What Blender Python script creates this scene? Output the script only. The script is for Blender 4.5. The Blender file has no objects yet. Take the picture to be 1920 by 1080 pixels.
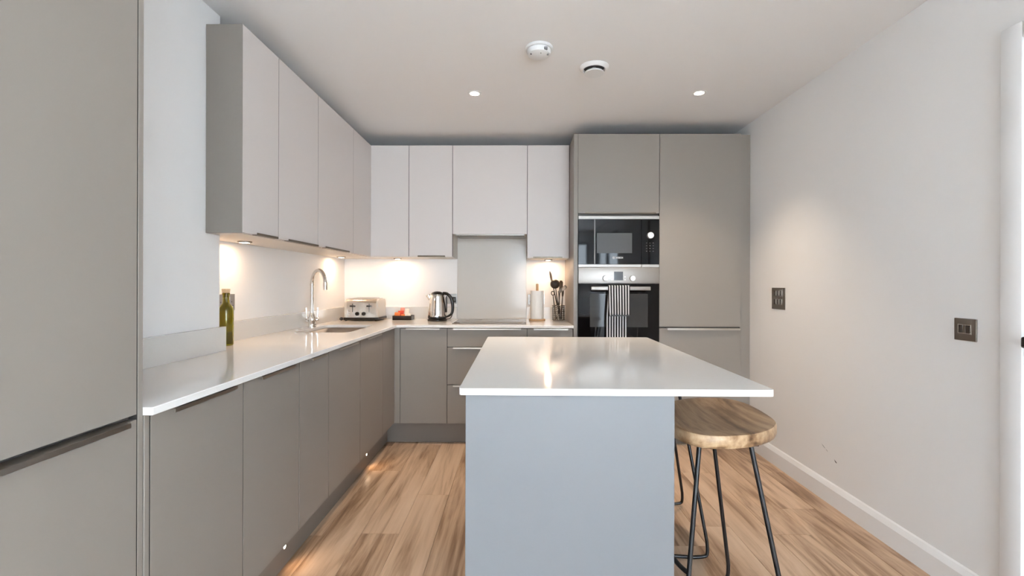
import bpy, bmesh, math, random
from mathutils import Vector, Matrix

random.seed(4)
S = bpy.context.scene
C = S.collection

# ------------------------------------------------------------------ camera
F_PX, CAM_H, YAW, ROLL, SHIFT = 865.0, 1.2, 0.0116, 0.0027, -7.5
cam_d = bpy.data.cameras.new('camera')
cam_d.sensor_width = 36.0
cam_d.lens = F_PX / 1920.0 * 36.0
cam_d.shift_y = SHIFT / 1920.0
cam_d.clip_start = 0.02
cam = bpy.data.objects.new('camera', cam_d)
C.objects.link(cam)
_f = Vector((-math.sin(YAW), math.cos(YAW), 0))
_r = Vector((math.cos(YAW), math.sin(YAW), 0))
_u = Vector((0, 0, 1))
_R = math.cos(ROLL) * _r + math.sin(ROLL) * _u
_U = -math.sin(ROLL) * _r + math.cos(ROLL) * _u
cam.matrix_world = Matrix(((_R.x, _U.x, -_f.x, 0), (_R.y, _U.y, -_f.y, 0), (_R.z, _U.z, -_f.z, CAM_H), (0, 0, 0, 1)))
S.camera = cam

# ------------------------------------------------------------------ world, daylight, exposure
w = bpy.data.worlds.new('sky')
S.world = w
w.use_nodes = True
w.node_tree.nodes['Background'].inputs[0].default_value = (0.76, 0.885, 1.0, 1)
w.node_tree.nodes['Background'].inputs[1].default_value = 5.5
S.view_settings.view_transform = 'Standard'
S.view_settings.look = 'None'
S.view_settings.gamma = 1.0
S.view_settings.use_curve_mapping = False
S.view_settings.exposure = 1.75
POWER_DOWN, POWER_PUCK, POWER_PLINTH = 28.0, 0.34, 0.22
WARM = (1.0, 0.80, 0.60)
WARM2 = (1.0, 0.64, 0.36)

# two big windows behind the camera (end wall; right-hand one added to light the left fronts): portals guide the sky light through the glazing
WIN = (-0.15, 1.62, 0.10, 2.15, -3.6)      # x0 x1 z0 z1 y
WIN_ADDED = (-3.40, -1.15, 0.10, 2.15, 1.725)   # y0 y1 z0 z1 x
def portal(a0, a1, z0, z1, loc, rot):
    l = bpy.data.lights.new('window_daylight', 'AREA')
    l.shape = 'RECTANGLE'
    l.size = a1 - a0
    l.size_y = z1 - z0
    l.cycles.is_portal = True
    o = bpy.data.objects.new('window_daylight', l)
    C.objects.link(o)
    o.location = loc
    o.rotation_euler = rot
portal(WIN[0], WIN[1], WIN[2], WIN[3], ((WIN[0] + WIN[1]) / 2, WIN[4] + 0.01, (WIN[2] + WIN[3]) / 2), (math.radians(90), 0, 0))
portal(WIN_ADDED[0], WIN_ADDED[1], WIN_ADDED[2], WIN_ADDED[3], (WIN_ADDED[4] - 0.01, (WIN_ADDED[0] + WIN_ADDED[1]) / 2, (WIN_ADDED[2] + WIN_ADDED[3]) / 2), (math.radians(90), 0, math.radians(90)))

# ------------------------------------------------------------------ dimensions
CEIL = 2.40
XL, XR, YB, YW = -1.515, 1.725, 4.03, -3.6
XPIL, YPIL0, YPIL1 = -1.34, 1.12, 2.06            # boxed-out pillar on the left wall
ZW, TW = 0.895, 0.02                              # worktop top and thickness
DX, DY = -0.915, 3.42                             # door fronts of the left and back runs
WX, WY = -1.18, 3.70                              # door fronts of the wall units
ZT = 2.312                                        # top of all units
ZU = 1.416                                        # underside of wall units

# ------------------------------------------------------------------ materials
def nt(name):
    m = bpy.data.materials.new(name)
    m.use_nodes = True
    t = m.node_tree
    return m, t, t.nodes['Principled BSDF']

def mat(name, col, rough=0.5, metal=0.0, spec=0.5, coat=0.0, trans=0.0, ior=1.45, emit=None, estr=0.0, var=0.03, vscale=6.0, bump=0.0, bscale=200.0, aniso=0.0):
    m, t, b = nt(name)
    n = t.nodes.new('ShaderNodeTexNoise')
    tc = t.nodes.new('ShaderNodeTexCoord')
    t.links.new(tc.outputs['Object'], n.inputs['Vector'])
    n.inputs['Scale'].default_value = vscale
    n.inputs['Detail'].default_value = 3
    mx = t.nodes.new('ShaderNodeMix')
    mx.data_type = 'RGBA'
    mx.inputs[6].default_value = tuple(c * (1 - var) for c in col) + (1,)
    mx.inputs[7].default_value = tuple(min(1, c * (1 + var)) for c in col) + (1,)
    t.links.new(n.outputs['Fac'], mx.inputs[0])
    t.links.new(mx.outputs[2], b.inputs['Base Color'])
    b.inputs['Roughness'].default_value = rough
    b.inputs['Metallic'].default_value = metal
    b.inputs['Specular IOR Level'].default_value = spec
    b.inputs['Coat Weight'].default_value = coat
    b.inputs['Coat Roughness'].default_value = 0.03
    b.inputs['Transmission Weight'].default_value = trans
    b.inputs['IOR'].default_value = ior
    b.inputs['Anisotropic'].default_value = aniso
    if emit:
        b.inputs['Emission Color'].default_value = tuple(emit) + (1,)
        b.inputs['Emission Strength'].default_value = estr
    if bump:
        n2 = t.nodes.new('ShaderNodeTexNoise')
        n2.inputs['Scale'].default_value = bscale
        n2.inputs['Detail'].default_value = 2
        t.links.new(tc.outputs['Object'], n2.inputs['Vector'])
        bp = t.nodes.new('ShaderNodeBump')
        bp.inputs['Strength'].default_value = bump
        bp.inputs['Distance'].default_value = 0.001
        t.links.new(n2.outputs['Fac'], bp.inputs['Height'])
        t.links.new(bp.outputs['Normal'], b.inputs['Normal'])
    return m

def wood(name, stops, sx, sy, sz, rough=0.4, rand=0.0, bump=0.15, knots=True, spec=0.4):
    m, t, b = nt(name)
    L = t.links.new
    N = t.nodes.new
    tc = N('ShaderNodeTexCoord')
    oi = N('ShaderNodeObjectInfo')
    off = N('ShaderNodeVectorMath'); off.operation = 'SCALE'
    off.inputs[0].default_value = (37.0, 91.0, 13.0)
    L(oi.outputs['Random'], off.inputs['Scale'])
    add = N('ShaderNodeVectorMath'); add.operation = 'ADD'
    L(tc.outputs['Object'], add.inputs[0])
    L(off.outputs['Vector'], add.inputs[1])
    mp = N('ShaderNodeMapping')
    mp.inputs['Scale'].default_value = (sx, sy, sz)
    L(add.outputs['Vector'], mp.inputs['Vector'])
    n1 = N('ShaderNodeTexNoise')
    n1.inputs['Scale'].default_value = 1.0
    n1.inputs['Detail'].default_value = 6
    n1.inputs['Roughness'].default_value = 0.58
    n1.inputs['Distortion'].default_value = 1.3
    L(mp.outputs['Vector'], n1.inputs['Vector'])
    mp2 = N('ShaderNodeMapping')
    mp2.inputs['Scale'].default_value = (sx * 7, sy * 3.5, sz * 4)
    L(add.outputs['Vector'], mp2.inputs['Vector'])
    n2 = N('ShaderNodeTexNoise')
    n2.inputs['Scale'].default_value = 1.0
    n2.inputs['Detail'].default_value = 4
    n2.inputs['Distortion'].default_value = 0.4
    L(mp2.outputs['Vector'], n2.inputs['Vector'])
    mm = N('ShaderNodeMath'); mm.operation = 'MULTIPLY_ADD'
    L(n2.outputs['Fac'], mm.inputs[0])
    mm.inputs[1].default_value = 0.34
    L(n1.outputs['Fac'], mm.inputs[2])
    r2 = N('ShaderNodeMath'); r2.operation = 'MULTIPLY_ADD'
    L(oi.outputs['Random'], r2.inputs[0])
    r2.inputs[1].default_value = rand
    L(mm.outputs[0], r2.inputs[2])
    s = N('ShaderNodeMath'); s.operation = 'SUBTRACT'
    L(r2.outputs[0], s.inputs[0])
    s.inputs[1].default_value = 0.17 + rand * 0.5
    cr = N('ShaderNodeValToRGB')
    els = cr.color_ramp.elements
    while len(els) < len(stops):
        els.new(0.5)
    for e, (p, c) in zip(els, stops):
        e.position = p
        e.color = tuple(c) + (1,)
    L(s.outputs[0], cr.inputs[0])
    L(cr.outputs[0], b.inputs['Base Color'])
    b.inputs['Roughness'].default_value = rough
    b.inputs['Specular IOR Level'].default_value = spec
    bp = N('ShaderNodeBump')
    bp.inputs['Strength'].default_value = bump
    bp.inputs['Distance'].default_value = 0.001
    L(n2.outputs['Fac'], bp.inputs['Height'])
    L(bp.outputs['Normal'], b.inputs['Normal'])
    return m

def stripes(name, a, bcol, period, duty):
    m, t, b = nt(name)
    L = t.links.new
    N = t.nodes.new
    uv = N('ShaderNodeUVMap')
    sp = N('ShaderNodeSeparateXYZ')
    L(uv.outputs[0], sp.inputs[0])
    q = N('ShaderNodeMath'); q.operation = 'MULTIPLY'; q.inputs[1].default_value = 1.0 / period
    L(sp.outputs[0], q.inputs[0])
    fr = N('ShaderNodeMath'); fr.operation = 'FRACT'
    L(q.outputs[0], fr.inputs[0])
    g = N('ShaderNodeMath'); g.operation = 'GREATER_THAN'; g.inputs[1].default_value = duty
    L(fr.outputs[0], g.inputs[0])
    mx = N('ShaderNodeMix'); mx.data_type = 'RGBA'
    mx.inputs[6].default_value = tuple(a) + (1,)
    mx.inputs[7].default_value = tuple(bcol) + (1,)
    L(g.outputs[0], mx.inputs[0])
    L(mx.outputs[2], b.inputs['Base Color'])
    b.inputs['Roughness'].default_value = 0.9
    return m

M = dict(
    wall=mat('white_paint', (0.86, 0.85, 0.84), 0.75, spec=0.25, var=0.01, vscale=1.5, bump=0.06, bscale=140),
    ceil=mat('ceiling_paint', (0.86, 0.85, 0.84), 0.8, spec=0.2, var=0.01, vscale=1.5),
    trim=mat('trim_paint', (0.87, 0.865, 0.86), 0.4, var=0.01),
    taupe=mat('taupe_lacquer', (0.278, 0.245, 0.215), 0.42, var=0.012, vscale=2.0, bump=0.03, bscale=400),
    island=mat('cool_grey_lacquer', (0.195, 0.200, 0.213), 0.42, var=0.012, vscale=2.0, bump=0.03, bscale=400),
    plinth=mat('shade_dark_plinth', (0.215, 0.186, 0.160), 0.42, var=0.012, vscale=2.0),  # taupe darkened to paint in the shadow under the doors
    carc=mat('darkened_carcass', (0.10, 0.09, 0.08), 0.6, var=0.02),  # darkened so the gaps between doors look shaded
    greige=mat('pale_greige_lacquer', (0.66, 0.605, 0.575), 0.42, var=0.012, vscale=2.0, bump=0.03, bscale=400),
    gcarc=mat('pale_carcass', (0.66, 0.61, 0.56), 0.5, var=0.015),
    quartz=mat('white_quartz', (0.83, 0.81, 0.78), 0.09, spec=0.5, var=0.025, vscale=220),
    ups=mat('upstand_quartz', (0.74, 0.72, 0.69), 0.16, var=0.025, vscale=220),
    splash=mat('grey_back_painted_glass', (0.62, 0.58, 0.53), 0.12, spec=0.35, var=0.005),
    steel=mat('brushed_steel', (0.38, 0.355, 0.33), 0.45, 1.0, var=0.03, vscale=40),
    shade=mat('dark_gap_shade', (0.03, 0.027, 0.025), 0.7, var=0.0),  # near-black strips that paint the seam shade into the door gaps
    bronze=mat('pull_recess_shade', (0.17, 0.14, 0.105), 0.4, 0.8, var=0.03, vscale=40),  # dark colour stands for the shade inside recessed pulls
    nickel=mat('brushed_nickel', (0.56, 0.51, 0.45), 0.32, 1.0, var=0.03, vscale=40),
    wire=mat('dark_chrome_wire', (0.30, 0.28, 0.26), 0.2, 1.0, var=0.02),
    chrome=mat('chrome', (0.80, 0.78, 0.75), 0.06, 1.0, var=0.01),
    sinkm=mat('sink_steel', (0.50, 0.46, 0.42), 0.3, 1.0, var=0.03, vscale=30),
    bglass=mat('black_glass', (0.004, 0.004, 0.005), 0.04, spec=0.28, coat=0.0, var=0.0),
    hob=mat('ceramic_hob_glass', (0.16, 0.145, 0.13), 0.10, spec=0.6, coat=0.3, var=0.02),
    mesh=mat('microwave_window', (0.09, 0.09, 0.09), 0.3, spec=0.25, var=0.05, vscale=900),
    ovwin=mat('oven_window', (0.035, 0.033, 0.031), 0.06, spec=0.3, var=0.05),
    white_print=mat('white_print', (0.8, 0.8, 0.8), 0.5, var=0.0),
    grey_print=mat('grey_print', (0.30, 0.30, 0.30), 0.5, var=0.0),
    display=mat('dark_display', (0.02, 0.02, 0.022), 0.15, var=0.0),
    knob=mat('satin_silver_knob', (0.62, 0.60, 0.58), 0.35, 0.9, var=0.01),
    black=mat('black_plastic', (0.016, 0.014, 0.013), 0.3, var=0.02),
    iron=mat('black_painted_iron', (0.012, 0.012, 0.014), 0.32, spec=0.6, var=0.05, vscale=60),
    dark_utensil=mat('dark_nylon', (0.04, 0.03, 0.024), 0.3, var=0.05),
    turner=mat('grey_steel_turner', (0.23, 0.20, 0.17), 0.55, 0.3, spec=0.3, var=0.05),
    plate=mat('bronze_plate', (0.21, 0.185, 0.16), 0.32, 0.8, var=0.03),
    rocker=mat('dark_rocker', (0.06, 0.05, 0.043), 0.2, 0.4, var=0.02),
    plateedge=mat('chrome_edge', (0.75, 0.72, 0.68), 0.15, 1.0, var=0.0),
    slate=mat('steel_socket', (0.42, 0.40, 0.38), 0.35, 0.9, var=0.02),
    plastic=mat('white_plastic', (0.80, 0.80, 0.79), 0.4, var=0.005),
    dgrey=mat('grey_plastic', (0.22, 0.22, 0.22), 0.5, var=0.0),
    lamp=mat('lamp_face', (1, 1, 1), 0.5, emit=(1.0, 0.90, 0.76), estr=14.0, var=0.0),
    lamp2=mat('small_lamp_face', (1, 1, 1), 0.5, emit=(1.0, 0.84, 0.62), estr=9.0, var=0.0),
    toaster=mat('polished_toaster', (0.64, 0.60, 0.55), 0.16, 0.85, var=0.02, vscale=30),
    toastend=mat('cream_end_panel', (0.62, 0.57, 0.50), 0.25, 0.3, var=0.02),
    bottle=mat('olive_glass', (0.42, 0.38, 0.03), 0.03, trans=0.93, ior=1.45, var=0.03),
    oil=mat('olive_oil', (0.26, 0.21, 0.012), 0.05, trans=0.75, ior=1.4, var=0.03),
    cork=mat('cork', (0.60, 0.45, 0.29), 0.8, var=0.2, vscale=120, bump=0.4, bscale=300),
    paper=mat('paper_towel', (0.84, 0.81, 0.77), 0.9, var=0.02, bump=0.5, bscale=150),
    bamboo=mat('pale_bamboo', (0.55, 0.34, 0.18), 0.45, var=0.12, vscale=40),
    tray=mat('black_tray', (0.022, 0.015, 0.012), 0.35, var=0.1),
    red=mat('red_sachet', (0.62, 0.06, 0.03), 0.45, var=0.08),
    orange=mat('orange_sachet', (0.75, 0.20, 0.05), 0.45, var=0.08),
    pink=mat('pink_sachet', (0.75, 0.30, 0.24), 0.45, var=0.05),
    cream=mat('cream_sachet', (0.75, 0.70, 0.62), 0.5, var=0.05),
    glass=mat('window_glass', (1, 1, 1), 0.0, trans=1.0, ior=1.01, var=0.0),
    alu=mat('grey_window_frame', (0.09, 0.095, 0.10), 0.4, var=0.02),
    scuff=mat('scuff_grey', (0.12, 0.11, 0.10), 0.8, var=0.2, vscale=300),
    subfloor=mat('dark_subfloor', (0.10, 0.065, 0.04), 0.8, var=0.1),
    plank=wood('oak_laminate', [(0.28, (0.17, 0.095, 0.052)), (0.38, (0.31, 0.19, 0.112)), (0.46, (0.47, 0.315, 0.205)), (0.56, (0.61, 0.43, 0.295)), (0.74, (0.70, 0.52, 0.375))],
               7.0, 0.75, 4.0, rough=0.28, rand=0.09, bump=0.05),
    seat=wood('mango_wood', [(0.30, (0.10, 0.05, 0.022)), (0.39, (0.20, 0.112, 0.055)), (0.47, (0.34, 0.205, 0.108)), (0.56, (0.48, 0.32, 0.185)), (0.70, (0.60, 0.44, 0.28))],
              8.0, 1.6, 9.0, rough=0.34, rand=0.0, bump=0.15),
    towel=stripes('striped_cotton', (0.012, 0.012, 0.014), (0.72, 0.70, 0.68), 0.0195, 0.60),
)

# ------------------------------------------------------------------ mesh helpers
ORG = {}

def box(bm, x0, x1, y0, y1, z0, z1, bev=0.0, seg=2):
    if x1 < x0: x0, x1 = x1, x0
    if y1 < y0: y0, y1 = y1, y0
    if z1 < z0: z0, z1 = z1, z0
    t = bmesh.new()
    bmesh.ops.create_cube(t, size=1.0)
    for v in t.verts:
        v.co = Vector(((x0 + x1) / 2 + v.co.x * (x1 - x0), (y0 + y1) / 2 + v.co.y * (y1 - y0), (z0 + z1) / 2 + v.co.z * (z1 - z0)))
    if bev > 0:
        bmesh.ops.bevel(t, geom=list(t.edges), offset=bev, segments=seg, affect='EDGES', profile=0.5)
    absorb(bm, t)

def absorb(bm, t, mtx=None):
    me = bpy.data.meshes.new('tmp')
    t.to_mesh(me)
    t.free()
    if mtx is not None:
        me.transform(mtx)
    bm.from_mesh(me)
    bpy.data.meshes.remove(me)

def lathe(bm, prof, cx, cy, n=32, axis='z', cz=0.0):
    """prof: list of (r, h); revolve about the vertical (or given) axis"""
    rings = []
    def P(r, h, a):
        c, s = r * math.cos(a), r * math.sin(a)
        if axis == 'z': return Vector((cx + c, cy + s, cz + h))
        if axis == 'y': return Vector((cx + c, cy + h, cz + s))
        return Vector((cx + h, cy + c, cz + s))
    for r, h in prof:
        if r < 1e-6:
            rings.append([bm.verts.new(P(0, h, 0))])
        else:
            rings.append([bm.verts.new(P(r, h, 2 * math.pi * k / n)) for k in range(n)])
    for a, b in zip(rings, rings[1:]):
        for k in range(n):
            k2 = (k + 1) % n
            if len(a) == 1 and len(b) == 1: continue
            if len(a) == 1: bm.faces.new((a[0], b[k2], b[k]))
            elif len(b) == 1: bm.faces.new((a[k], a[k2], b[0]))
            else: bm.faces.new((a[k], a[k2], b[k2], b[k]))
    bmesh.ops.recalc_face_normals(bm, faces=bm.faces)

def tube(bm, pts, r, n=10, caps=True, closed=False):
    pts = [Vector(p) for p in pts]
    rr = r if isinstance(r, (list, tuple)) else [r] * len(pts)
    up = Vector((0, 0, 1))
    rings = []
    prev = None
    m = len(pts)
    for i, p in enumerate(pts):
        if closed: d = pts[(i + 1) % m] - pts[i - 1]
        else: d = pts[min(i + 1, m - 1)] - pts[max(i - 1, 0)]
        d.normalize()
        if prev is None:
            a = d.orthogonal().normalized()
        else:
            a = (prev - d * prev.dot(d))
            a = a.normalized() if a.length > 1e-6 else d.orthogonal().normalized()
        prev = a
        b = d.cross(a)
        rings.append([bm.verts.new(p + rr[i] * (math.cos(2 * math.pi * k / n) * a + math.sin(2 * math.pi * k / n) * b)) for k in range(n)])
    seq = list(zip(rings, rings[1:])) + ([(rings[-1], rings[0])] if closed else [])
    for A, B in seq:
        for k in range(n):
            k2 = (k + 1) % n
            bm.faces.new((A[k], A[k2], B[k2], B[k]))
    if caps and not closed:
        bm.faces.new(rings[0][::-1])
        bm.faces.new(rings[-1])
    bmesh.ops.recalc_face_normals(bm, faces=bm.faces)

def smooth_path(ctrl, n=8, closed=False):
    P = [Vector(p) for p in ctrl]
    out = []
    m = len(P)
    rng = range(m) if closed else range(m - 1)
    for i in rng:
        if closed: p0, p1, p2, p3 = P[i - 1], P[i], P[(i + 1) % m], P[(i + 2) % m]
        else: p0, p1, p2, p3 = P[max(i - 1, 0)], P[i], P[i + 1], P[min(i + 2, m - 1)]
        for k in range(n):
            t = k / n
            out.append(0.5 * ((2 * p1) + (p2 - p0) * t + (2 * p0 - 5 * p1 + 4 * p2 - p3) * t * t + (3 * p1 - p0 - 3 * p2 + p3) * t ** 3))
    if not closed: out.append(P[-1])
    return out

def slab(bm, outline, holes, z0, z1):
    """flat plate with holes, from 2-D loops"""
    t = bmesh.new()
    edges = []
    for loop in [outline] + holes:
        vs = [t.verts.new((x, y, z1)) for x, y in loop]
        edges += [t.edges.new((vs[i], vs[(i + 1) % len(vs)])) for i in range(len(vs))]
    g = bmesh.ops.triangle_fill(t, use_beauty=True, use_dissolve=False, edges=edges)
    bmesh.ops.recalc_face_normals(t, faces=t.faces)
    for f in t.faces:
        if f.normal.z < 0: f.normal_flip()
    r = bmesh.ops.extrude_face_region(t, geom=list(t.faces))
    nv = [e for e in r['geom'] if isinstance(e, bmesh.types.BMVert)]
    for v in nv: v.co.z = z0
    bmesh.ops.recalc_face_normals(t, faces=t.faces)
    absorb(bm, t)

def rrect(x0, x1, y0, y1, r, n=6):
    pts = []
    for cx, cy, a0 in ((x1 - r, y1 - r, 0), (x0 + r, y1 - r, 90), (x0 + r, y0 + r, 180), (x1 - r, y0 + r, 270)):
        for k in range(n + 1):
            a = math.radians(a0 + 90 * k / n)
            pts.append((cx + r * math.cos(a), cy + r * math.sin(a)))
    return pts

def mk(name, bm, material, parent=None, smooth=35):
    me = bpy.data.meshes.new(name)
    o = bpy.data.objects.new(name, me)
    org = ORG.get(parent.name, Vector()) if parent else None
    if parent:
        bmesh.ops.translate(bm, verts=bm.verts, vec=-org)
    bm.to_mesh(me)
    bm.free()
    me.materials.append(M[material] if isinstance(material, str) else material)
    if smooth:
        for p in me.polygons: p.use_smooth = True
        me.set_sharp_from_angle(angle=math.radians(smooth))
    C.objects.link(o)
    if parent:
        o.parent = parent
        ORG[o.name] = org
    else:
        ORG[o.name] = Vector()
    return o

def tag(o, label, cat, group=None):
    o['label'] = label
    o['category'] = cat
    if group: o['group'] = group
    return o

def thing(name, label, cat, loc, group=None):
    o = bpy.data.objects.new(name, None)
    o.empty_display_size = 0.05
    C.objects.link(o)
    o.location = loc
    ORG[o.name] = Vector(loc)
    return tag(o, label, cat, group)

def struct(o):
    o['kind'] = 'structure'
    return o

def B(name, material, parent, *boxes, bev=0.0, seg=2):
    bm = bmesh.new()
    for b in boxes: box(bm, *b, bev=bev, seg=seg)
    return mk(name, bm, material, parent)

def copy_tree(o, loc, rz=0.0, parent=None):
    c = o.copy()
    C.objects.link(c)
    if parent is None:
        c.location = loc
        c.rotation_euler = (0, 0, rz)
    else:
        c.parent = parent
    for ch in list(o.children):
        copy_tree(ch, None, 0, c)
    return c

def spot(name, parent, loc, power, angle, color, blend=0.6, size=0.02, aim=(0, 0, -1)):
    l = bpy.data.lights.new(name, 'SPOT')
    l.energy = power
    l.spot_size = math.radians(angle)
    l.spot_blend = blend
    l.color = color
    l.shadow_soft_size = size
    o = bpy.data.objects.new(name, l)
    C.objects.link(o)
    o.parent = parent
    o.location = Vector(loc) - ORG[parent.name]
    o.rotation_euler = Vector(aim).to_track_quat('-Z', 'Y').to_euler()
    return o

# ================================================================== STRUCTURE
T = 0.12
bm = bmesh.new(); box(bm, XL - T, XR + T, YW - T, YB + T, -0.15, -0.012)
floor = struct(mk('floor', bm, 'subfloor', None, 0))

# oak laminate planks, 180 mm rows running away from the camera
PW, PL_, E0 = 0.18, 1.22, -0.385
joints = {-1: 2.62, -2: 2.207, 10: 2.49, 9: 2.23, 0: 3.02, 1: 2.4, 8: 2.95, 7: 2.3, -3: 2.95}
mesh_cache = {}
row = math.floor((XL - E0) / PW)
while E0 + row * PW < XR:
    x0, x1 = max(XL, E0 + row * PW), min(XR, E0 + (row + 1) * PW)
    j = joints.get(row, 2.0 + random.random() * 1.2)
    y = j - PL_ * math.ceil((j - YW) / PL_)
    while y < YB:
        y0, y1 = max(YW, y), min(YB, y + PL_)
        if y1 - y0 > 0.02 and x1 - x0 > 0.01:
            key = (round(x1 - x0, 4), round(y1 - y0, 4))
            if key not in mesh_cache:
                b2 = bmesh.new()
                g = 0.0005
                box(b2, -key[0] / 2 + g, key[0] / 2 - g, -key[1] / 2 + g, key[1] / 2 - g, -0.012, 0.0, bev=0.0007, seg=1)
                me = bpy.data.meshes.new('plank')
                b2.to_mesh(me); b2.free()
                me.materials.append(M['plank'])
                mesh_cache[key] = me
            o = bpy.data.objects.new('plank', mesh_cache[key])
            C.objects.link(o)
            o.parent = floor
            o.location = ((x0 + x1) / 2, (y0 + y1) / 2, 0)
        y += PL_
    row += 1

struct(B('ceiling', 'ceil', None, (XL - T, XR + T, YW - T, YB + T, CEIL, CEIL + 0.12)))
struct(B('wall_back', 'wall', None, (XL - T, XR + T, YB, YB + T, -0.012, CEIL)))
struct(B('wall_left', 'wall', None, (XL - T, XL, YW, YB, -0.012, CEIL)))
struct(B('wall_left', 'wall', None, (XL, XPIL, YPIL0 + 0.005, YPIL1, 0, CEIL)))      # the boxed-out pillar
DR0, DR1, DRZ = 0.767, 1.587, 2.045
wr = struct(B('wall_right', 'wall', None, (XR, XR + T, DR1, YB, -0.012, CEIL), (XR, XR + T, YW, WIN_ADDED[0], -0.012, CEIL), (XR, XR + T, WIN_ADDED[1], DR0, -0.012, CEIL), (XR, XR + T, WIN_ADDED[0], WIN_ADDED[1], -0.012, WIN_ADDED[2]), (XR, XR + T, WIN_ADDED[0], WIN_ADDED[1], WIN_ADDED[3], CEIL), (XR, XR + T, DR0, DR1, DRZ, CEIL)))
x0, x1, z0, z1, yw = WIN
struct(B('wall_front', 'wall', None, (XL - T, x0, YW - T, YW, -0.012, CEIL), (x1, XR + T, YW - T, YW, -0.012, CEIL),
         (x0, x1, YW - T, YW, -0.012, z0), (x0, x1, YW - T, YW, z1, CEIL)))
win = struct(B('window_1', 'alu', None, (x0, x1, YW - 0.08, YW - 0.02, z0, z0 + 0.06), (x0, x1, YW - 0.08, YW - 0.02, z1 - 0.06, z1),
               (x0, x0 + 0.06, YW - 0.08, YW - 0.02, z0 + 0.06, z1 - 0.06), (x1 - 0.06, x1, YW - 0.08, YW - 0.02, z0 + 0.06, z1 - 0.06)))
xm = (x0 + x1) / 2
B('mullion', 'alu', win, (xm - 0.04, xm + 0.04, YW - 0.08, YW - 0.02, z0 + 0.06, z1 - 0.06))
for a, b_ in ((x0 + 0.06, xm - 0.04), (xm + 0.04, x1 - 0.06)):
    B('pane', 'glass', win, (a, b_, YW - 0.052, YW - 0.048, z0 + 0.06, z1 - 0.06))

y0, y1, z0, z1, xw = WIN_ADDED  # unseen window added for daylight on the left-hand fronts
win_added = struct(B('window_added', 'alu', None, (XR + 0.02, XR + 0.08, y0, y1, z0, z0 + 0.06), (XR + 0.02, XR + 0.08, y0, y1, z1 - 0.06, z1),
                (XR + 0.02, XR + 0.08, y0, y0 + 0.06, z0 + 0.06, z1 - 0.06), (XR + 0.02, XR + 0.08, y1 - 0.06, y1, z0 + 0.06, z1 - 0.06)))
ym = (y0 + y1) / 2
B('mullion', 'alu', win_added, (XR + 0.02, XR + 0.08, ym - 0.04, ym + 0.04, z0 + 0.06, z1 - 0.06))  # mullion of the added window
for a, b_ in ((y0 + 0.06, ym - 0.04), (ym + 0.04, y1 - 0.06)):
    B('pane', 'glass', win_added, (XR + 0.048, XR + 0.052, a, b_, z0 + 0.06, z1 - 0.06))  # pane of the added window

# skirting: tall flat board with a chamfered top
def skirting(name, ya, yb):
    bm = bmesh.new()
    prof = [(XR - 0.001, 0.0), (XR - 0.017, 0.0), (XR - 0.017, 0.088), (XR - 0.013, 0.098), (XR - 0.007, 0.112), (XR - 0.001, 0.118)]
    A = [bm.verts.new((x, ya, z + 0.0005)) for x, z in prof]
    Bv = [bm.verts.new((x, yb, z + 0.0005)) for x, z in prof]
    n = len(prof)
    for k in range(n): bm.faces.new((A[k], A[(k + 1) % n], Bv[(k + 1) % n], Bv[k]))
    bm.faces.new(A[::-1]); bm.faces.new(Bv)
    bmesh.ops.recalc_face_normals(bm, faces=bm.faces)
    return struct(mk(name, bm, 'trim', None, 20))
skirting('baseboard_right', 1.656, 3.438)
skirting('baseboard_right', YW, 0.698)

# door in the right wall, closed, with architrave
door = struct(B('door_1', 'trim', None, (XR + 0.004, XR + 0.044, DR0 + 0.022, DR1 - 0.022, 0.006, DRZ - 0.022), bev=0.002))
B('architrave', 'trim', door, (XR - 0.018, XR, DR1 - 0.005, DR1 + 0.066, 0, DRZ + 0.053), (XR - 0.018, XR, DR0 - 0.066, DR0 + 0.005, 0, DRZ + 0.053), (XR - 0.018, XR, DR0 + 0.005, DR1 - 0.005, DRZ - 0.005, DRZ + 0.053), bev=0.004)
B('door_frame', 'trim', door, (XR, XR + T, DR1 - 0.02, DR1, 0, DRZ), (XR, XR + T, DR0, DR0 + 0.02, 0, DRZ), (XR, XR + T, DR0 + 0.02, DR1 - 0.02, DRZ - 0.02, DRZ))
bm = bmesh.new()
box(bm, XR - 0.006, XR + 0.0035, 1.500, 1.550, 0.986, 1.036, 0.004)
tube(bm, [(XR - 0.006, 1.527, 1.011), (XR - 0.040, 1.527, 1.011)], 0.009, 14)
box(bm, XR - 0.057, XR - 0.037, 1.420, 1.552, 0.9915, 1.0305, 0.008, 3)
mk('door_handle', bm, 'iron', door)

# faint scuffs low on the right wall
bm = bmesh.new()
for (ya, za, l, t_, sl) in ((2.632, 0.303, 0.030, 0.0022, -0.55), (2.598, 0.285, 0.018, 0.0016, -0.5), (2.528, 0.252, 0.020, 0.006, -0.5)):
    p = [(ya, za), (ya - l, za + l * sl), (ya - l, za + l * sl - t_), (ya - l * 0.4, za + l * sl * 0.4 - t_ * 1.4)]
    v = [bm.verts.new((XR - 0.0006, a, b_)) for a, b_ in p]
    bm.faces.new(v)
mk('scuff_mark', bm, 'scuff', wr, 0)

# ================================================================== CABINETS
def wb(run, u0, u1, v0, v1, z0, z1, front=None):
    """run 'b': back run (u = x, v = depth from door fronts); run 'l': left run (u = y)"""
    if run == 'b':
        f = DY if front is None else front
        return (u0, u1, f + v0, f + v1, z0, z1)
    f = DX if front is None else front
    return (f - v1, f - v0, u0, u1, z0, z1)

def edge_pull(run, parent, u0, u1, ztop, front=None, lip=0.0075):
    """L-section pull clipped over the top edge of a door"""
    return B('handle', 'nickel', parent, wb(run, u0, u1, -0.0175, 0.012, ztop, ztop + 0.0025, front), wb(run, u0, u1, -0.0195, -0.0175, ztop - lip, ztop + 0.0025, front))

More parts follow.
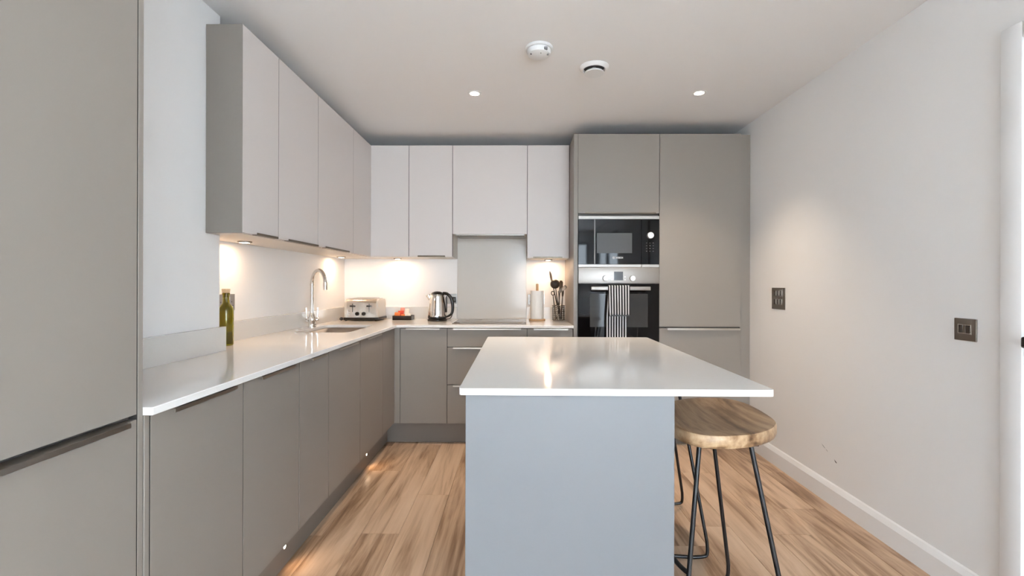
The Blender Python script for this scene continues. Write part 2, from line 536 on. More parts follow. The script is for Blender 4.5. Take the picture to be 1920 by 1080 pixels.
def under_pull(run, parent, u0, u1, zbot, front):
    return B('handle', 'bronze', parent, wb(run, u0, u1, -0.010, 0.012, zbot - 0.0025, zbot, front), wb(run, u0, u1, -0.012, -0.010, zbot - 0.0025, zbot + 0.008, front))  # dark strip painted as the shade of a recessed pull

G = 0.0021
DZ0, DZ1 = 0.163, 0.868

def base_cab(run, label, u0, u1, fronts, depth=0.58, group=None, hu=None, back=None, ztop=None):
    loc = wb(run, (u0 + u1) / 2, 0, 0.3, 0, 0, 0)
    t = thing('base_cabinet', label, 'cabinet', (loc[0] if run == 'b' else DX - 0.3, DY + 0.3 if run == 'b' else (u0 + u1) / 2, 0.15), group)
    zt = ztop or (ZW - TW - 0.0006)
    B('carcass', 'carc', t, wb(run, u0 + 0.0004, u1 - 0.0004, 0.0195, depth, DZ0 - 0.004, zt))
    for ua in (u0 + 0.0002, u1 - G + 0.0002):
        B('gap_shade', 'shade', t, wb(run, ua, ua + G - 0.0004, 0.0008, 0.0194, DZ0, DZ1))  # dark strip standing for the shade in the gap
    for (za, zb_, name) in fronts:
        d = B(name, 'taupe', t, wb(run, u0 + G, u1 - G, 0.0, 0.019, za, zb_), bev=0.0004, seg=1)
        if hu: edge_pull(run, d, hu[0], hu[1], zb_)
    return t

gb = 'taupe base cabinets'
one = [(DZ0, DZ1, 'door')]
# left run
base_cab('l', 'taupe base cabinet right beside the tall fridge housing', 1.140, 1.532, one, depth=0.42, hu=(1.20, 1.47), group=gb)
base_cab('l', 'second taupe base cabinet from the tall fridge housing', 1.532, 1.929, one, depth=0.42, hu=(1.615, 1.86), group=gb)
base_cab('l', 'narrow taupe base cabinet between fridge housing and sink', 1.929, 2.231, one, depth=0.42, hu=(2.015, 2.17), group=gb)
base_cab('l', 'taupe base cabinet just before the sink cabinet', 2.231, 2.680, one, hu=(2.325, 2.60), group=gb)
base_cab('l', 'taupe sink cabinet standing below the swan neck tap', 2.680, 3.130, one, hu=(2.77, 3.05), group=gb, ztop=0.66)
# corner pieces
c = thing('corner_post', 'plain taupe corner post where the two base runs meet', 'cabinet', (DX, DY, 0.15))
B('filler', 'taupe', c, (DX - 0.019, DX, 3.130 + G, DY + 0.019, DZ0, DZ1 + 0.008), bev=0.001, seg=1)
B('filler', 'taupe', c, (DX + 0.0005, -0.870 - G, DY + 0.004, DY + 0.019, DZ0, DZ1 + 0.008), bev=0.001, seg=1)
c = thing('end_filler', 'narrow grey filler panel between fridge housing and base cabinet', 'panel', (DX - 0.3, 1.13, 0.0))
B('panel', 'taupe', c, (DX - 0.58, DX, 1.1225, 1.1385, 0.001, ZW - TW - 0.001), bev=0.001, seg=1)
# back run
base_cab('b', 'single taupe door base cabinet under the kettle', -0.870, -0.520, one, hu=(-0.824, -0.574), group=gb)
base_cab('b', 'taupe three drawer base cabinet under the hob', -0.520, 0.073, [(0.733, DZ1, 'drawer'), (0.452, 0.7275, 'drawer'), (DZ0, 0.4465, 'drawer')], hu=(-0.474, 0.028), group=gb)
base_cab('b', 'single taupe door base cabinet beside the oven housing', 0.073, 0.413, one, hu=(0.123, 0.376), group=gb)

# plinths
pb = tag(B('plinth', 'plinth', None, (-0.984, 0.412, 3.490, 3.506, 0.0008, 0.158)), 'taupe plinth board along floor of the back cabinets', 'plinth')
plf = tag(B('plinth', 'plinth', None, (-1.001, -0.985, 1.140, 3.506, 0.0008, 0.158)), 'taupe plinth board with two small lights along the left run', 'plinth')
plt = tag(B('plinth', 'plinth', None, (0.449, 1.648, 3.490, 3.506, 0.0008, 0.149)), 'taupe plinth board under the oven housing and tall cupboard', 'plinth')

# tall units
tg = 'tall taupe cabinets'
t = thing('oven_housing', 'tall taupe cabinet holding the oven and microwave', 'cabinet', (0.74, 3.72, 0.15))
B('carcass', 'carc', t, (0.4475, 0.4655, DY + 0.0195, YB - 0.002, 0.15, ZT - 0.002), (1.0275, 1.0455, DY + 0.0195, YB - 0.002, 0.15, ZT - 0.002),
  (0.4655, 1.0275, YB - 0.012, YB - 0.002, 0.15, ZT - 0.002), (0.4655, 1.0275, DY + 0.0195, YB - 0.012, ZT - 0.02, ZT - 0.002),
  (0.4655, 1.0275, DY + 0.0195, YB - 0.012, 1.706, 1.722), (0.4655, 1.0275, DY + 0.0195, YB - 0.012, 0.712, 0.728))
B('end_panel', 'taupe', t, (0.416, 0.446, DY - 0.002, YB - 0.002, 0.0008, ZT), bev=0.001, seg=1)
d = B('door', 'taupe', t, (0.4485, 1.0455, DY, DY + 0.019, 1.7245, ZT), bev=0.0004, seg=1)
under_pull('b', d, 0.50, 1.02, 1.7240, DY)
d = B('drawer', 'taupe', t, (0.4485, 1.0455, DY, DY + 0.019, DZ0, 0.716), bev=0.0004, seg=1)
B('gap_shade', 'shade', t, (1.0457, 1.0472, DY + 0.0008, DY + 0.0194, DZ0, ZT - 0.001), )
B('gap_shade', 'shade', t, (0.4463, 0.4482, DY + 0.0008, DY + 0.0194, 1.726, ZT - 0.001))
t = thing('tall_cupboard', 'tall two door taupe cupboard between oven housing and white wall', 'cabinet', (1.35, 3.72, 0.15))
B('carcass', 'carc', t, (1.0475, 1.6475, DY + 0.0195, YB - 0.002, 0.151, ZT - 0.002))
B('door', 'taupe', t, (1.0490, 1.6460, DY, DY + 0.019, 0.888, ZT), bev=0.0004, seg=1)
d = B('door', 'taupe', t, (1.0490, 1.6460, DY, DY + 0.019, DZ0, 0.876), bev=0.0004, seg=1)
edge_pull('b', d, 1.104, 1.636, 0.876, DY, 0.011)
B('filler', 'taupe', t, (1.6485, XR - 0.001, DY + 0.020, DY + 0.038, 0.0008, ZT), bev=0.0008, seg=1)

# fridge housing at the left edge of the view
t = thing('fridge_housing', 'tall grey two door fridge housing beside the worktop end', 'cabinet', (DX - 0.3, 0.81, 0.0))
B('carcass', 'carc', t, (XL + 0.004, DX - 0.0195, 0.502, 1.1005, 0.1, 2.33))
B('door', 'taupe', t, (DX - 0.019, DX, 0.503, 1.0990, 0.884, 2.33), bev=0.0004, seg=1)
d = B('door', 'taupe', t, (DX - 0.019, DX, 0.503, 1.0990, 0.10, 0.872), bev=0.0004, seg=1)
B('handle', 'nickel', d, (DX - 0.015, DX + 0.018, 0.55, 1.060, 0.8725, 0.8750), (DX + 0.018, DX + 0.0205, 0.55, 1.060, 0.8635, 0.8750))
B('gap_shade', 'shade', t, (DX - 0.0194, DX - 0.0012, 1.0994, 1.1030, 0.10, 2.33))
B('end_panel', 'taupe', t, (XL + 0.004, DX - 0.001, 1.1035, 1.1195, 0.0008, 2.36), bev=0.001, seg=1)

# wall units
gw = 'pale wall cabinets'
def wall_cab(run, label, u0, u1, zb, hu, name='wall_cabinet', zc=None, filler=False, end=False):
    f = WX if run == 'l' else WY
    wall = (WX - XL) if run == 'l' else (YB - WY)
    loc = (WX - 0.16, (u0 + u1) / 2, zb) if run == 'l' else ((u0 + u1) / 2, WY + 0.16, zb)
    t = thing(name, label, 'cabinet', loc, gw)
    B('carcass', 'gcarc', t, wb(run, u0 + 0.0004, u1 - 0.0004, 0.0195, wall - 0.0015, zc or zb, ZT - 0.001, f))
    d = B('door', 'greige', t, wb(run, u0 + G, u1 - G, 0, 0.019, zb + 0.003, ZT, f), bev=0.0004, seg=1)
    if hu: under_pull(run, d, hu[0], hu[1], zb + 0.003, f)
    for ua in (u0 + 0.0002, u1 - G + 0.0002):
        B('gap_shade', 'shade', t, wb(run, ua, ua + G - 0.0004, 0.0008, 0.0194, zb + 0.004, ZT - 0.001, f))
    return t
ZU2 = ZU
# the first unit is notched round the pillar: its end panel meets the pillar face
t = thing('wall_cabinet', 'pale narrow wall cabinet with dark grey end panel beside pillar', 'cabinet', (WX - 0.16, 2.12, ZU), gw)
bm = bmesh.new()
box(bm, XL + 0.0015, WX - 0.0195, 2.0625, 2.2646, ZU, ZT - 0.001)
box(bm, XPIL + 0.0015, WX - 0.0195, 1.984, 2.0625, ZU, ZT - 0.001)
mk('carcass', bm, 'gcarc', t)
B('end_panel', 'taupe', t, (XPIL + 0.0015, WX - 0.0005, 1.964, 1.982, ZU, ZT), bev=0.001, seg=1)
d = B('door', 'greige', t, (WX - 0.019, WX, 1.966, 2.265 - G, ZU + 0.003, ZT), bev=0.0004, seg=1)
under_pull('l', d, 2.06, 2.24, ZU + 0.003, WX)
B('gap_shade', 'shade', t, (WX - 0.0194, WX - 0.0008, 2.265 - G + 0.0002, 2.2648, ZU + 0.004, ZT - 0.001))
wall_cab('l', 'pale wall cabinet over worktop, second from the pillar', 2.265, 2.716, ZU, (2.345, 2.70))
wall_cab('l', 'wide pale wall cabinet above the sink and tap', 2.716, 3.303, ZU, (2.80, 3.20))
t = thing('corner_wall_cabinet', 'pale corner wall cabinet above the toaster', 'cabinet', (-1.3, 3.85, ZU), gw)
B('carcass', 'gcarc', t, (XL + 0.0015, WX - 0.0195, 3.3034, YB - 0.0015, ZU, ZT - 0.001), (WX - 0.0195, -0.8746, WY + 0.0195, YB - 0.0015, ZU, ZT - 0.001))
B('door', 'greige', t, (WX - 0.019, WX, 3.303 + G, WY - 0.001, ZU + 0.003, ZT), bev=0.0004, seg=1)
B('door', 'greige', t, (WX - 0.019, -0.874 - G, WY, WY + 0.019, ZU + 0.003, ZT), bev=0.0004, seg=1)
B('gap_shade', 'shade', t, (-0.874 - G + 0.0002, -0.8742, WY + 0.0008, WY + 0.0194, ZU + 0.004, ZT - 0.001))
B('gap_shade', 'shade', t, (WX - 0.0194, WX - 0.0008, 3.3032, 3.303 + G - 0.0002, ZU + 0.004, ZT - 0.001))
wall_cab('b', 'pale narrow wall cabinet above the kettle', -0.874, -0.522, ZU, (-0.80, -0.58))
hoodc = wall_cab('b', 'pale short wall cabinet with extractor hood above the hob', -0.522, 0.078, 1.598, None, 'hood_cabinet', zc=1.604)
B('hood_insert', 'steel', hoodc, (-0.50, 0.056, WY + 0.03, YB - 0.03, 1.592, 1.6035), bev=0.001, seg=1)
for ha, hb in ((-0.47, -0.33), (-0.03, 0.035)):
    B('hood_slot', 'black', hoodc, (ha, hb, WY + 0.04, WY + 0.075, 1.5905, 1.5925))
wall_cab('b', 'pale narrow wall cabinet above paper towels beside oven housing', 0.078, 0.4145, ZU - 0.008, (0.125, 0.36))

# ================================================================== WORKTOPS
wx, wy = -0.893, 3.397
bm = bmesh.new()
outl = [(XL + 0.001, YPIL1 + 0.001), (XPIL + 0.001, YPIL1 + 0.001), (XPIL + 0.001, 1.1205), (wx, 1.1205), (wx, wy), (0.4145, wy), (0.4145, YB - 0.001), (XL + 0.001, YB - 0.001)]
SK = (-1.405, -1.055, 2.86, 3.40)
slab(bm, outl, [rrect(SK[0], SK[1], SK[2], SK[3], 0.05)], ZW - TW, ZW)
wt = tag(mk('worktop', bm, 'quartz', None, 30), 'white quartz L-shaped worktop with sink cut-out along the cabinets', 'worktop')
md = wt.modifiers.new('edge', 'BEVEL'); md.width = 0.0018; md.segments = 2; md.limit_method = 'ANGLE'

UH = 0.103
def upst(label, b):
    return tag(B('upstand', 'ups', None, b, bev=0.0004, seg=1), label, 'upstand')
upst('short quartz upstand fixed to the white pillar', (XPIL + 0.001, XPIL + 0.020, 1.1215, YPIL1 + 0.018, ZW + 0.0003, ZW + UH + 0.006))
upst('long quartz upstand behind the bottle and tap', (XL + 0.001, XL + 0.020, YPIL1 + 0.004, YB - 0.022, ZW + 0.0003, ZW + UH))
upst('quartz upstand behind the toaster and kettle', (XL + 0.021, -0.526, YB - 0.020, YB - 0.001, ZW + 0.0003, ZW + UH))
upst('short quartz upstand behind the utensil pot', (0.081, 0.4145, YB - 0.020, YB - 0.001, ZW + 0.0003, ZW + UH))
tag(B('splashback', 'splash', None, (-0.524, 0.079, YB - 0.009, YB - 0.001, ZW + 0.0003, 1.603), bev=0.001, seg=1), 'glossy grey glass splashback behind the hob', 'splashback')

# island
t = thing('kitchen_island', 'pale grey island base with plain end panel under white top', 'island', (0.16, 2.0, 0))
IX0, IX1, IY0, IY1 = -0.152, 0.463, 1.360, 2.630
B('end_panel', 'island', t, (IX0, IX1, IY0, IY0 + 0.022, 0.0008, ZW - TW - 0.0006), bev=0.001, seg=1)
B('end_panel', 'island', t, (IX0, IX1, IY1 - 0.022, IY1, 0.0008, ZW - TW - 0.0006), bev=0.001, seg=1)
B('back_panel', 'island', t, (IX1 - 0.022, IX1, IY0 + 0.0225, IY1 - 0.0225, 0.0008, ZW - TW - 0.0006), bev=0.001, seg=1)
B('carcass', 'carc', t, (IX0 + 0.020, IX1 - 0.023, IY0 + 0.023, IY1 - 0.023, 0.15, ZW - TW - 0.0006))
B('plinth', 'island', t, (IX0 + 0.06, IX0 + 0.076, IY0 + 0.023, IY1 - 0.023, 0.0008, 0.1495))
for k in range(2):
    ya = IY0 + 0.0235 + k * 0.612
    d = B('door', 'island', t, (IX0, IX0 + 0.019, ya, ya + 0.608, DZ0, DZ1), bev=0.001, seg=1)
bm = bmesh.new()
slab(bm, rrect(-0.170, 0.748, 1.345, 2.665, 0.012, 4), [], ZW - TW, ZW)
it = tag(mk('island_worktop', bm, 'quartz', None, 30), 'white quartz island top overhanging the bar stools', 'worktop')
md = it.modifiers.new('edge', 'BEVEL'); md.width = 0.003; md.segments = 3; md.limit_method = 'ANGLE'

# ================================================================== SINK AND TAP
t = thing('sink', 'undermounted stainless steel bowl and a half sink in the worktop', 'sink', ((SK[0] + SK[1]) / 2, (SK[2] + SK[3]) / 2, 0.70))
bm = bmesh.new()
slab(bm, rrect(SK[0] - 0.02, SK[1] + 0.02, SK[2] - 0.02, SK[3] + 0.02, 0.05),
     [rrect(SK[0] + 0.006, SK[1] - 0.006, SK[2] + 0.006, SK[2] + 0.165, 0.04), rrect(SK[0] + 0.006, SK[1] - 0.006, SK[2] + 0.190, SK[3] - 0.006, 0.045)], ZW - TW - 0.0025, ZW - TW - 0.0008)
mk('rim', bm, 'sinkm', t)
def bowl(x0, x1, y0, y1, r, dep):
    bm = bmesh.new()
    top = rrect(x0, x1, y0, y1, r)
    zt = ZW - TW - 0.0025
    loops = [[(x, y, zt) for x, y in top]]
    cx, cy = (x0 + x1) / 2, (y0 + y1) / 2
    for s, dz in ((0.99, dep * 0.9), (0.95, dep * 0.98), (0.88, dep)):
        loops.append([(cx + (x - cx) * s, cy + (y - cy) * s, zt - dz) for x, y in top])
    V = [[bm.verts.new(p) for p in L_] for L_ in loops]
    n = len(top)
    for a, b_ in zip(V, V[1:]):
        for k in range(n): bm.faces.new((a[k], a[(k + 1) % n], b_[(k + 1) % n], b_[k]))
    bm.faces.new(V[-1])
    for f in bm.faces: f.normal_flip()
    o = mk('bowl', bm, 'sinkm', t)
    md = o.modifiers.new('thick', 'SOLIDIFY'); md.thickness = 0.0012
    bm = bmesh.new()
    lathe(bm, [(0, 0.003), (0.03, 0.003), (0.036, 0.0005), (0.036, -0.001), (0, -0.001)], cx, cy, 24, 'z', zt - dep + 0.001)
    mk('drain', bm, 'chrome', o)
bowl(SK[0] + 0.006, SK[1] - 0.006, SK[2] + 0.006, SK[2] + 0.165, 0.04, 0.12)
bowl(SK[0] + 0.006, SK[1] - 0.006, SK[2] + 0.190, SK[3] - 0.006, 0.045, 0.17)

tx, ty = -1.447, 3.235
t = thing('tap', 'chrome swan neck kitchen tap with two levers behind sink', 'tap', (tx, ty, ZW))
bm = bmesh.new()
lathe(bm, [(0, 0.0005), (0.030, 0.0005), (0.030, 0.006), (0.026, 0.010), (0.024, 0.03), (0.027, 0.04), (0.027, 0.062), (0.020, 0.075), (0.015, 0.095), (0.014, 0.10), (0, 0.10)], tx, ty, 28, 'z', ZW)
body = mk('body', bm, 'chrome', t)
dv = Vector((0.138, -0.105, 0))
rad = dv.length / 2
un = dv.normalized()
pts = [Vector((tx, ty, ZW + 0.09)), Vector((tx, ty, ZW + 0.20)), Vector((tx, ty, ZW + 0.295))]
for k in range(1, 15):
    a = math.pi * k / 14 * 0.97
    pts.append(Vector((tx, ty, ZW + 0.30)) + un * (rad - rad * math.cos(a)) + Vector((0, 0, rad * 1.12 * math.sin(a))))
tip = pts[-1]
bm = bmesh.new()
tube(bm, pts, 0.0125, 16)
sp_ = mk('spout', bm, 'chrome', t)
bm = bmesh.new()
tube(bm, [tip + Vector((0, 0, 0.004)), tip - Vector((0, 0, 0.02)), tip - Vector((0, 0, 0.021)), tip - Vector((0, 0, 0.048))], [0.0145, 0.0150, 0.0138, 0.0138], 16)
mk('aerator', bm, 'chrome', sp_)
bm = bmesh.new()
lathe(bm, [(0.0128, 0), (0.0145, 0.002), (0.0145, 0.010), (0.0128, 0.012)], tx, ty, 20, 'z', ZW + 0.29)
mk('collar', bm, 'chrome', sp_)
ax = Vector((0.83, 0.55, 0)).normalized()
for s in (-1, 1):
    bm = bmesh.new()
    c0 = Vector((tx, ty, ZW + 0.05))
    tube(bm, [c0 + ax * s * 0.024, c0 + ax * s * 0.034, c0 + ax * s * 0.035, c0 + ax * s * 0.043], [0.015, 0.017, 0.013, 0.011], 14)
    tube(bm, [c0 + ax * s * 0.034 + Vector((0, 0, 0.008)), c0 + ax * s * 0.038 + Vector((0, 0, 0.05)), c0 + ax * s * 0.039 + Vector((0, 0, 0.085))], [0.0055, 0.0060, 0.0068], 12)
    mk('lever', bm, 'chrome', t)

# ================================================================== LIGHT FITTINGS
def downlight(loc, label):
    t = thing('downlight', label, 'ceiling light', loc)
    bm = bmesh.new()
    lathe(bm, [(0.028, -0.002), (0.030, -0.0045), (0.041, -0.0035), (0.043, -0.0006), (0.028, -0.0006)], loc[0], loc[1], 36, 'z', CEIL)
    mk('trim_ring', bm, 'plastic', t)
    bm = bmesh.new()
    lathe(bm, [(0, -0.003), (0.0275, -0.003), (0.0275, -0.0008), (0, -0.0008)], loc[0], loc[1], 36, 'z', CEIL)
    mk('lamp', bm, 'lamp', t)
    spot('downlight_beam', t, (loc[0], loc[1], CEIL - 0.008), POWER_DOWN, 92, WARM, 1.0, 0.025)
    return t
dl = downlight((-0.272, 2.90, CEIL), 'small round recessed ceiling light above the hob side of the island')
tag(copy_tree(dl, (1.135, 2.90, CEIL)), 'small round recessed ceiling light above the tall cupboard side', 'ceiling light')
for o in C.objects:
    if o.name.startswith('downlight') and o.type == 'EMPTY': o['group'] = 'recessed ceiling lights'

def puck(loc, label):
    t = thing('cabinet_light', label, 'cabinet light', loc, 'round lights under the wall cabinets')
    bm = bmesh.new()
    lathe(bm, [(0.024, -0.0085), (0.030, -0.0085), (0.034, -0.006), (0.034, -0.0004), (0.024, -0.0004)], loc[0], loc[1], 28, 'z', loc[2])
    mk('rim', bm, 'steel', t)
    bm = bmesh.new()
    lathe(bm, [(0, -0.0075), (0.0238, -0.0075), (0.0238, -0.0006), (0, -0.0006)], loc[0], loc[1], 28, 'z', loc[2])
    mk('lamp', bm, 'lamp', t)
    l = bpy.data.lights.new('cabinet_light_beam', 'AREA')
    l.shape = 'DISK'
    l.size = 0.046
    l.energy = POWER_PUCK
    l.color = WARM2
    o = bpy.data.objects.new('cabinet_light_beam', l)
    C.objects.link(o)
    o.parent = t
    o.location = (0, 0, -0.0095)
    return t
pk = puck((-1.405, 2.36, ZU), 'round light under the wall cabinet above the green bottle')
for l, lb in (((-1.42, 3.70, ZU), 'round light under the corner wall cabinet above the toaster'), ((-1.02, 3.915, ZU), 'round light under the wall cabinet above the tea tray'), ((0.262, 3.915, ZU - 0.008), 'round light under the wall cabinet above the utensil pot')):
    tag(copy_tree(pk, l), lb, 'cabinet light', 'round lights under the wall cabinets')

def plinth_light(y, z, label):
    loc = (-0.985, y, z)
    t = thing('plinth_light', label, 'plinth light', loc, 'small round plinth lights')
    bm = bmesh.new()
    lathe(bm, [(0.010, 0.0026), (0.0135, 0.0026), (0.0150, 0.0003), (0.010, 0.0003)], loc[0], loc[1], 24, 'x', loc[2])
    mk('rim', bm, 'steel', t)
    bm = bmesh.new()
    lathe(bm, [(0, 0.0022), (0.0098, 0.0022), (0.0098, 0.0004), (0, 0.0004)], loc[0], loc[1], 24, 'x', loc[2])
    mk('lamp', bm, 'lamp2', t)
    spot('plinth_beam', t, (loc[0] + 0.006, loc[1], loc[2]), POWER_PLINTH, 140, WARM2, 0.8, 0.008, aim=(1, 0, -0.6))
    return t
p1 = plinth_light(1.944, 0.086, 'small round plinth light below the narrow base cabinet')
tag(copy_tree(p1, (-0.985, 3.005, 0.086)), 'small round plinth light below the sink cabinet', 'plinth light', 'small round plinth lights')

# smoke alarm
sx, sy = 0.107, 2.345
t = thing('smoke_alarm', 'white round smoke alarm on the ceiling', 'smoke alarm', (sx, sy, CEIL))
bm = bmesh.new()
lathe(bm, [(0, -0.0005), (0.070, -0.0005), (0.070, -0.010), (0.066, -0.013), (0, -0.013)], sx, sy, 40, 'z', CEIL)
mk('base', bm, 'plastic', t)
bm = bmesh.new()
lathe(bm, [(0, -0.0135), (0.060, -0.0135), (0.061, -0.022), (0.056, -0.036), (0.040, -0.042), (0, -0.043)], sx, sy, 40, 'z', CEIL)
cv = mk('cover', bm, 'plastic', t)
for (a, r_, s_) in ((-0.35, 0.046, 0.005), (-1.35, 0.034, 0.0028), (3.6, 0.046, 0.004)):
    bm = bmesh.new()
    px_, py_ = sx + r_ * math.cos(a), sy + r_ * math.sin(a)
    lathe(bm, [(0, -0.0440), (s_, -0.0440), (s_, -0.036), (0, -0.036)], px_, py_, 12, 'z', CEIL)
    mk('vent_hole', bm, 'dgrey', cv)
bm = bmesh.new()
box(bm, sx + 0.022, sx + 0.040, sy - 0.060, sy - 0.040, CEIL - 0.034, CEIL - 0.022, 0.003)
mk('test_button', bm, 'dgrey', cv)

vx, vy = 0.421, 2.555
t = thing('ceiling_vent', 'white round extract valve with a dark gap on the ceiling', 'vent', (vx, vy, CEIL))
bm = bmesh.new()
lathe(bm, [(0.058, -0.0006), (0.081, -0.0006), (0.081, -0.004), (0.066, -0.018), (0.060, -0.018), (0.058, -0.004)], vx, vy, 44, 'z', CEIL)
mk('collar', bm, 'plastic', t)
bm = bmesh.new()
lathe(bm, [(0, -0.0006), (0.0575, -0.0006), (0.0575, -0.004), (0, -0.004)], vx, vy, 40, 'z', CEIL)
mk('duct', bm, 'black', t)
bm = bmesh.new()
lathe(bm, [(0, -0.0045), (0.012, -0.0045), (0.012, -0.020), (0.049, -0.026), (0.054, -0.033), (0.053, -0.037), (0, -0.039)], vx, vy, 44, 'z', CEIL)
mk('disc', bm, 'plastic', t)

# ================================================================== OVEN, MICROWAVE, TOWEL
ox0, ox1 = 0.450, 1.044
t = thing('microwave', 'black glass built-in microwave with steel trim above the oven', 'microwave', (0.747, 3.6, 1.32))
yf = DY - 0.003
B('casing', 'black', t, (0.470, 1.023, DY + 0.0165, DY + 0.45, 1.338, 1.698))
B('door', 'bglass', t, (ox0, 0.913, yf - 0.004, DY + 0.016, 1.3475, 1.680), bev=0.001, seg=1)
B('control_panel', 'bglass', t, (0.916, ox1, yf - 0.004, DY + 0.016, 1.3475, 1.680), bev=0.001, seg=1)
B('trim_strip', 'steel', t, (ox0, ox1, yf - 0.006, DY + 0.016, 1.681, 1.704), bev=0.001, seg=1)
B('trim_strip', 'steel', t, (ox0, 0.913, yf - 0.006, DY + 0.016, 1.3265, 1.3465), bev=0.001, seg=1)
B('trim_strip', 'steel', t, (0.915, ox1, yf - 0.006, DY + 0.016, 1.3265, 1.3465), bev=0.001, seg=1)
B('viewing_window', 'mesh', t, (0.587, 0.845, yf - 0.0052, yf - 0.0042, 1.430, 1.578))
B('door_edge_strip', 'grey_print', t, (0.566, 0.574, yf - 0.0050, yf - 0.0042, 1.350, 1.678))
bm = bmesh.new()
lathe(bm, [(0, -0.022), (0.021, -0.022), (0.024, -0.019), (0.025, 0), (0, 0)], 0.977, yf - 0.0045, 32, 'y', 1.560)
kb = mk('knob', bm, 'knob', t)
bm = bmesh.new()
lathe(bm, [(0.011, -0.0226), (0.0125, -0.0226), (0.0125, -0.0221), (0.011, -0.0221)], 0.977, yf - 0.0045, 24, 'y', 1.560)
mk('dial_ring', bm, 'grey_print', kb)
bm = bmesh.new()
for r_ in range(4):
    for c_ in range(3):
        x_, z_ = 0.952 + c_ * 0.0245, 1.505 - r_ * 0.020
        box(bm, x_ - 0.004, x_ + 0.004, yf - 0.0050, yf - 0.0042, z_ - 0.0016, z_ + 0.0016)
mk('key_print', bm, 'grey_print', t)

def text(body, size, x, z, y, parent, material, name):
    cu = bpy.data.curves.new('txt', 'FONT')
    cu.body = body
    cu.size = size
    cu.align_x = 'CENTER'
    cu.align_y = 'CENTER'
    cu.extrude = 0.0003
    cu.offset = size * 0.025
    cu.resolution_u = 3
    o = bpy.data.objects.new('txt', cu)
    C.objects.link(o)
    dg = bpy.context.evaluated_depsgraph_get()
    me = bpy.data.meshes.new_from_object(o.evaluated_get(dg))
    bpy.data.objects.remove(o)
    me.transform(Matrix.Translation((x, y, z)) @ Matrix.Rotation(math.radians(90), 4, 'X'))
    b2 = bmesh.new(); b2.from_mesh(me)
    bpy.data.meshes.remove(me)
    return mk(name, b2, material, parent, 0)
text('BOSCH', 0.0165, 0.752, 1.3955, yf - 0.0047, t, 'white_print', 'lettering')
bm = bmesh.new()
tube(bm, [(0.710 + 0.0075 * math.cos(a), yf - 0.0047, 1.3955 + 0.0075 * math.sin(a)) for a in [2 * math.pi * k / 20 for k in range(20)]], 0.0009, 6, closed=True)
box(bm, 0.7065, 0.7080, yf - 0.0052, yf - 0.0043, 1.3910, 1.4000)
box(bm, 0.7120, 0.7135, yf - 0.0052, yf - 0.0043, 1.3910, 1.4000)
box(bm, 0.7080, 0.7120, yf - 0.0052, yf - 0.0043, 1.3948, 1.3962)
mk('emblem', bm, 'white_print', t, 0)

t = thing('oven', 'built-in oven with steel control panel and black glass door', 'oven', (0.747, 3.6, 0.73))
B('casing', 'black', t, (0.470, 1.023, DY + 0.0165, DY + 0.5, 0.735, 1.318))
cp = B('control_panel', 'steel', t, (ox0, ox1, yf - 0.010, DY + 0.016, 1.206, 1.3245), bev=0.002, seg=2)
dr = B('door', 'bglass', t, (ox0, ox1, yf - 0.012, DY + 0.016, 0.735, 1.2025), bev=0.002, seg=2)
B('window', 'ovwin', dr, (0.535, 0.960, yf - 0.0132, yf - 0.0122, 0.885, 1.130))
for kx in (0.648, 0.845):
    bm = bmesh.new()
    lathe(bm, [(0, -0.024), (0.018, -0.024), (0.020, -0.021), (0.021, 0), (0, 0)], kx, yf - 0.0105, 32, 'y', 1.244)
    mk('knob', bm, 'knob', cp)
B('display', 'display', cp, (0.712, 0.778, yf - 0.0112, yf - 0.0102, 1.229, 1.293))
for bx, nz in ((0.696, 3), (0.793, 2)):
    for k in range(nz):
        bm = bmesh.new()
        lathe(bm, [(0, -0.003), (0.0045, -0.003), (0.0045, 0), (0, 0)], bx, yf - 0.0105, 16, 'y', 1.234 + k * 0.0205)
        mk('button', bm, 'knob', cp)
hz = 1.170
hd = B('handle', 'steel', dr, (0.537, 0.967, yf - 0.062, yf - 0.047, hz - 0.014, hz + 0.013), bev=0.003, seg=2)
for ha in (0.552, 0.930):
    B('handle_bracket', 'steel', hd, (ha, ha + 0.022, yf - 0.0468, yf - 0.0122, hz - 0.009, hz + 0.009))

# striped tea towel folded over the oven handle: front fall and a longer rear fall
def fall(name, parent_loc=None):
    pass
bm = bmesh.new()
uvl = bm.loops.layers.uv.new('UVMap')
yc = yf - 0.0545
path = []
for k in range(15): path.append((yc - 0.0125, 0.972 + (hz + 0.008 - 0.972) * k / 14, 'f'))
for k in range(1, 8):
    a = math.pi * k / 8
    path.append((yc - 0.0125 * math.cos(a), hz + 0.013 + 0.0085 * math.sin(a), 't'))
for k in range(19): path.append((yc + 0.0125, hz + 0.008 - (hz + 0.008 - 0.79) * k / 18, 'r'))
NX = 28
grid = []
sl = 0.0
for i, (yy, zz, w_) in enumerate(path):
    if i: sl += math.hypot(yy - path[i - 1][0], zz - path[i - 1][1])
    rowv = []
    for j in range(NX + 1):
        u = j / NX
        drop = max(0, min(1, (hz - zz) / 0.2))
        if w_ == 'f':
            xx = 0.657 + 0.004 * drop + u * (0.158 - 0.004 * drop)
            dy = -0.0022 * (math.sin(u * 19 + 0.6) + 0.6) * drop - 0.004 * drop
            dz = 0.008 * math.sin(u * 2.6) * drop * drop
        elif w_ == 'r':
            xx = 0.657 - 0.012 * drop + u * (0.158 - 0.002 * drop)
            dy = 0.0022 * (math.sin(u * 15 + 2)) * drop
            dy = min(dy, 0.003)
            dz = 0
        else:
            xx = 0.657 + u * 0.158; dy = 0; dz = 0
        rowv.append((bm.verts.new((xx, yy + dy, zz + dz)), u * 0.158, sl))
    grid.append(rowv)
